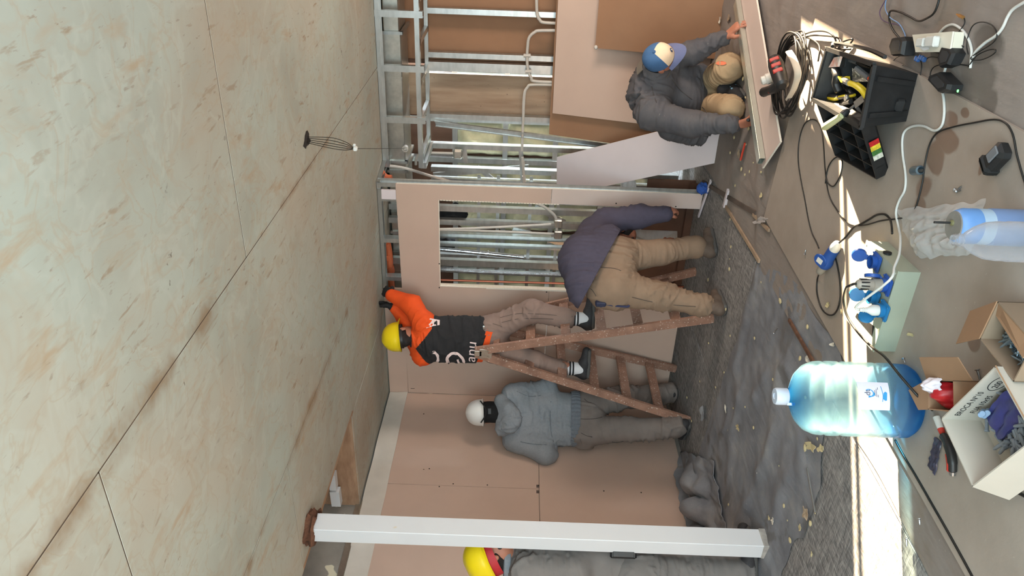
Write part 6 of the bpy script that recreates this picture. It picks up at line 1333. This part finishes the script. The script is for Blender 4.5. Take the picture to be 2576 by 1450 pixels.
# screw box
zr = .125; a0, b0, c0_ = G(2465, 853, zr), G(2505, 769, zr), G(2540, 905, zr); e3 = (c0_-a0); e1_ = (b0-a0); e3 = e3-e1_*(e3.dot(e1_)/e1_.dot(e1_)); e3 = e3.normalized()*.19; e1_ = e1_*1.12
tS, rS = open_box('cardboard_box', a0, a0+e1_, a0+e3, .021, zr, [CBD, CBD], 'brown cardboard box full of zinc screws at the lower edge', flaps=[([a0, a0+e1_, G(2443, 783, .10), G(2407, 866, .10)], CB), ([a0+e1_, a0+e1_+e3, a0+e1_*.62+e3+V((0, 0, .01)), a0+e1_*.66+V((0, 0, -.01))], CB)])
random.seed(5); ZS = M('zinc_screw', srgb(150, 172, 190), .28, .9, var=.15, vs=40)
q0 = MB(); q0.lathe([(0, 0), (.0062, .0), (.0062, .0015), (.0032, .005), (.0030, .044), (0, .052)], (0, 0, 0), None, 7); me_ = None
for i in range(230):
    f1, f3 = .08+.82*random.random(), .10+.80*random.random(); zz = .045+.052*random.random()*(1-abs(f1-.5))
    a = a0+e1_*f1+e3*f3+V((0, 0, zz-zr)); d = V((random.uniform(-1, 1), random.uniform(-1, 1), random.uniform(-.25, .25))).normalized(); tip = a+d*.05
    g1, g3 = (tip-a0).dot(e1_)/e1_.dot(e1_), (tip-a0).dot(e3)/e3.dot(e3)
    if not (.05 < g1 < .95 and .05 < g3 < .95): d = V((-(g1-.5)*e1_.x-(g3-.5)*e3.x, -(g1-.5)*e1_.y-(g3-.5)*e3.y, .02)).normalized()
    if me_ is None: s0 = q0.build('screw', ZS, None, True, loc=V((0, 0, 0))); me_ = s0.data
    else: s0 = bpy.data.objects.new('screw', me_); COL.objects.link(s0)
    x, y, z = frame(d); s0.matrix_world = Matrix((x, y, z)).transposed().to_4x4(); s0.location = a; tag(s0, 'zinc screw heaped in the brown cardboard box', 'screw', 'screws in the cardboard box')
# small box with the red bag
zr = .105; r0, r1, r3 = G(2333, 955, zr), G(2448, 958, zr), G(2364, 1040, zr); e1 = r1-r0; e3 = r3-r0; e3 = e3-e1*(e3.dot(e1)/e1.dot(e1)); e3 = e3.normalized()*.10; e1f = e1; e1 = e1*.6
tR, rR = open_box('cardboard_box', r0, r0+e1, r0+e3, .021, zr, [CBD, CBI], 'small brown cardboard box with open flaps holding a torn red packet', flaps=[([r0, r0+e1f, G(2411, 899, .13), G(2314, 899, .13)], CB), ([r0, r0+e3, G(2310, 1032, .105), G(2285, 982, .105)], CB)])
def redf(u, v): p = r0+e1*(.12+.80*u)+e3*(.10+.8*v); return V((p.x, p.y, .05+.075*math.sin(math.pi*min(1, u*1.1+.05))*math.sin(math.pi*(v*.8+.15))+.014*n1(u*5, v*5, 2)))
tr_ = MB().thick(redf, 18, 16, .004, False).build('red_packet', M('red_foil', srgb(176, 30, 38), .35, var=.15, vs=20), None, True, 60); tag(tr_, 'torn red packet with white tissue in the small cardboard box', 'packet')
def wf(u, v): p = r0+e1*(.12+.50*u)+e3*(-.05+.50*v); return V((p.x, p.y, .112+.012*n1(u*5, v*5, 6)+.04*math.sin(math.pi*u)*math.sin(math.pi*v)))
MB().thick(wf, 20, 16, .002, False).build('tissue', M('white_tissue', srgb(224, 218, 226), .7), tr_, True, None)
# knife, packet, marker
t = root('utility_knife', G(2390, 1140, BZ), 'red and black utility knife lying left of the large cardboard box', 'knife')
pts = [G(2372, 1096, BZ+.014), G(2382, 1112, BZ+.016), G(2392, 1140, BZ+.016), (G(2396, 1165, BZ+.015)), G(2396, 1188, BZ+.012)]
q = MB(); q.tube(catmull(pts, 5), [.010]+[.014]*6+[.0155]*9+[.014]*4+[.010], 10); q.build('handle', BLK, t, True)
off = (G(2380, 1150, BZ)-G(2396, 1150, BZ)).normalized()*.007
q = MB(); q.tube(catmull([p+off+Z_*.004 for p in pts[2:]], 5), [.005]+[.011]*9+[.006], 9); q.build('red_grip', REDP, t, True)
q = MB(); q.tube([pts[4], pts[4]+(pts[4]-pts[3]).normalized()*.012], [.011, .009], 10); q.build('steel_end', STEEL, t, True)
def pk(u, v):
    a = G(2358, 1100, BZ)*(1-u)+G(2372, 1112, BZ)*u; b = G(2338, 1172, BZ)*(1-u)+G(2357, 1196, BZ)*u; p = a*(1-v)+b*v; return V((p.x, p.y, BZ+.008+.004*n1(u*6, v*9)))
tag(MB().thick(pk, 10, 16, .004, True).build('foil_packet', M('dark_blue_foil', srgb(66, 66, 84), .3, var=.2, vs=50, bump=.4), None, True, 60), 'flat dark blue packet lying beside the utility knife', 'packet')
t = root('glue_tube', G(2364, 1075, BZ), 'white and red tube at the left corner of the large cardboard box', 'tube'); a, b = G(2356, 1050, BZ+.012), G(2371, 1092, BZ+.010); q = MB(); q.tube([a, a.lerp(b, .7)], [.012, .011], 10); q.build('white_body', WHTC, t, True); q = MB(); q.tube([a.lerp(b, .7), b], [.0115, .009], 10); q.build('red_end', REDP, t, True)
# cables at the board's left edge
cable('power_cable', [(2252, 1108), (2275, 1150), (2305, 1200), (2345, 1270), (2385, 1340), (2440, 1440), (2470, 1500)], .007, BLKC, 'thick black cable lying along the left edge of the board', z=.018)
cable('power_cable', [(2262, 1112), (2285, 1155), (2300, 1185), (2340, 1262), (2378, 1330), (2425, 1425), (2450, 1500)], .005, BLKC, 'thinner black cable beside the thick one along the left edge of the board', z=.012)
cable('power_cable', [(2530, 1228), (2560, 1240), (2600, 1262)], .007, BLKC, 'black cable end showing under the large cardboard box')
# pencil and scraps
t = root('pencil', G(1868, 385, .02), 'red carpenter pencil on a paper scrap beside the steel channel', 'pencil'); a, b = G(1874, 360, .022), G(1863, 403, .022); q = MB(); q.tube([a, b], .007, 6); q.build('shaft', M('red_pencil', srgb(206, 70, 48), .5), t); q = MB(); q.tube([b, b+(b-a)*.1], [.007, .001], 6); q.build('tip', WOODL, t)
PAPW = M('pale_scrap', srgb(206, 198, 184), .85, var=.06, vs=30); PAPY = M('cream_foam_scrap', srgb(204, 188, 146), .85, var=.08, vs=40); PAPB = M('brown_paper_scrap', srgb(170, 148, 124), .85, var=.08, vs=20)
def scrap(px, py, w, h, mat, label, name='paper_scrap', seed=0, cat='scrap', group=None, z=.016, lift=.012):
    c = G(px, py, z); n = 10; pts = []
    def f(u, v):
        a = u*2*math.pi; rr_ = (.7+.45*n1(math.cos(a)*1.7, math.sin(a)*1.7, seed)); p = c+R*math.cos(a)*w/2*rr_*v+F*math.sin(a)*h/2*rr_*v
        return V((p.x, p.y, z+lift*(.4+.6*n1(p.x*30, p.y*30, seed))*v+.004))
    q = MB(); q.thick(f, 18, 4, .002, True); return tag(q.build(name, mat, None, True, 60), label, cat, group)
for i, a in enumerate(((1862, 388, .07, .07, PAPB, 'brown paper scrap under the red pencil'), (1916, 555, .06, .34, M('torn_paper_strip', srgb(178, 170, 166), .85, var=.06), 'long torn strip of grey paper at the corner of the big board'), (1918, 493, .04, .05, PAPY, 'pale flake beside the torn paper strip'), (1768, 1040, .16, .12, M('white_paste_smear', srgb(172, 174, 178), .9, var=.15, vs=12), 'white dust smear on the floor by the hoodie worker'), (1828, 1028, .06, .06, PAPW, 'white paper scrap on the felt edge'), (1858, 1077, .05, .12, PAPY, 'cream foam piece on the felt, farther one'), (2042, 1125, .06, .16, PAPY, 'cream foam piece on the felt left of the water jug, larger one'), (2068, 1130, .05, .09, PAPY, 'cream foam piece on the felt left of the water jug, smaller one'), (1908, 1185, .04, .04, PAPW, 'white scrap on the felt near the middle'), (1946, 1312, .05, .06, PAPW, 'roundish white scrap right of the column foot'), (2028, 1292, .08, .09, PAPB, 'crumpled cream paper beside the bent grey strip'), (2015, 1328, .04, .05, PAPY, 'cream scrap at the end of the bent grey strip'), (2046, 1395, .03, .03, PAPY, 'small cream scrap on the rough floor near the left edge'), (2120, 785, .035, .02, PAPY, 'yellow shaving inside the cable loop'), (2086, 768, .03, .06, PAPY, 'long yellow shaving inside the cable loop'), (2295, 843, .014, .05, PAPY, 'yellow plug lying alone on the board'), (1846, 235, .03, .03, PAPW, 'white crumb between the knees and the channel'), (1815, 322, .05, .08, PAPW, 'torn white scrap behind the right hand of the kneeling worker'), (1835, 45, .07, .1, PAPB, 'brown cardboard scrap behind the left hand of the kneeling worker'), (1812, 50, .06, .06, PAPW, 'white scrap at the foot of the lower brown sheet'), (2096, 868, .03, .05, PAPW, 'whitish scrap at the left edge of the big board'), (2035, 905, .06, .06, PAPW, 'torn foil scrap beside the rusty rod'))):
    scrap(a[0], a[1], a[2], a[3], a[4], a[5], seed=i*3.1)
cloth_blob('plastic_scrap', PY(1580, 475, 6.1)-V((0, 0, .0)), (.18, .1, .14), 'crumpled clear plastic hanging in the framing beside the doorway', 'plastic', bgm_m, 12)
o = cloth_blob('blue_rag', G(1768, 475, .05), (.08, .08, .10), 'small blue rag on the floor at the foot of the doorway wall', 'rag', M('blue_cloth', srgb(46, 84, 160), .8), 14)
random.seed(3)
crumb = None
for i in range(90):
    x, y = random.uniform(1720, 2060), random.uniform(420, 1440)
    if i > 60: x, y = random.uniform(1800, 1900), random.uniform(0, 480)
    c = G(x, y, .012)
    if inb(c.x, c.y) or c.x < -4.3 or c.y > 5.5: continue
    s_ = random.uniform(.4, 1.3)
    if crumb is None:
        q = MB(); q.lathe([(0, 0), (.010, .002), (.012, .007), (.006, .011), (0, .012)], (0, 0, 0), None, 7); k = q.build('crumb', PAPY, None, False, loc=V((0, 0, 0))); crumb = k.data
    else: k = bpy.data.objects.new('crumb', crumb); COL.objects.link(k)
    k.location = c; k.scale = (s_, s_*random.uniform(.5, 1.6), s_*.7); k.rotation_euler = (0, 0, random.uniform(0, 6)); tag(k, 'tiny cream crumb scattered on the grey floor', 'crumb', 'cream crumbs on the floor')
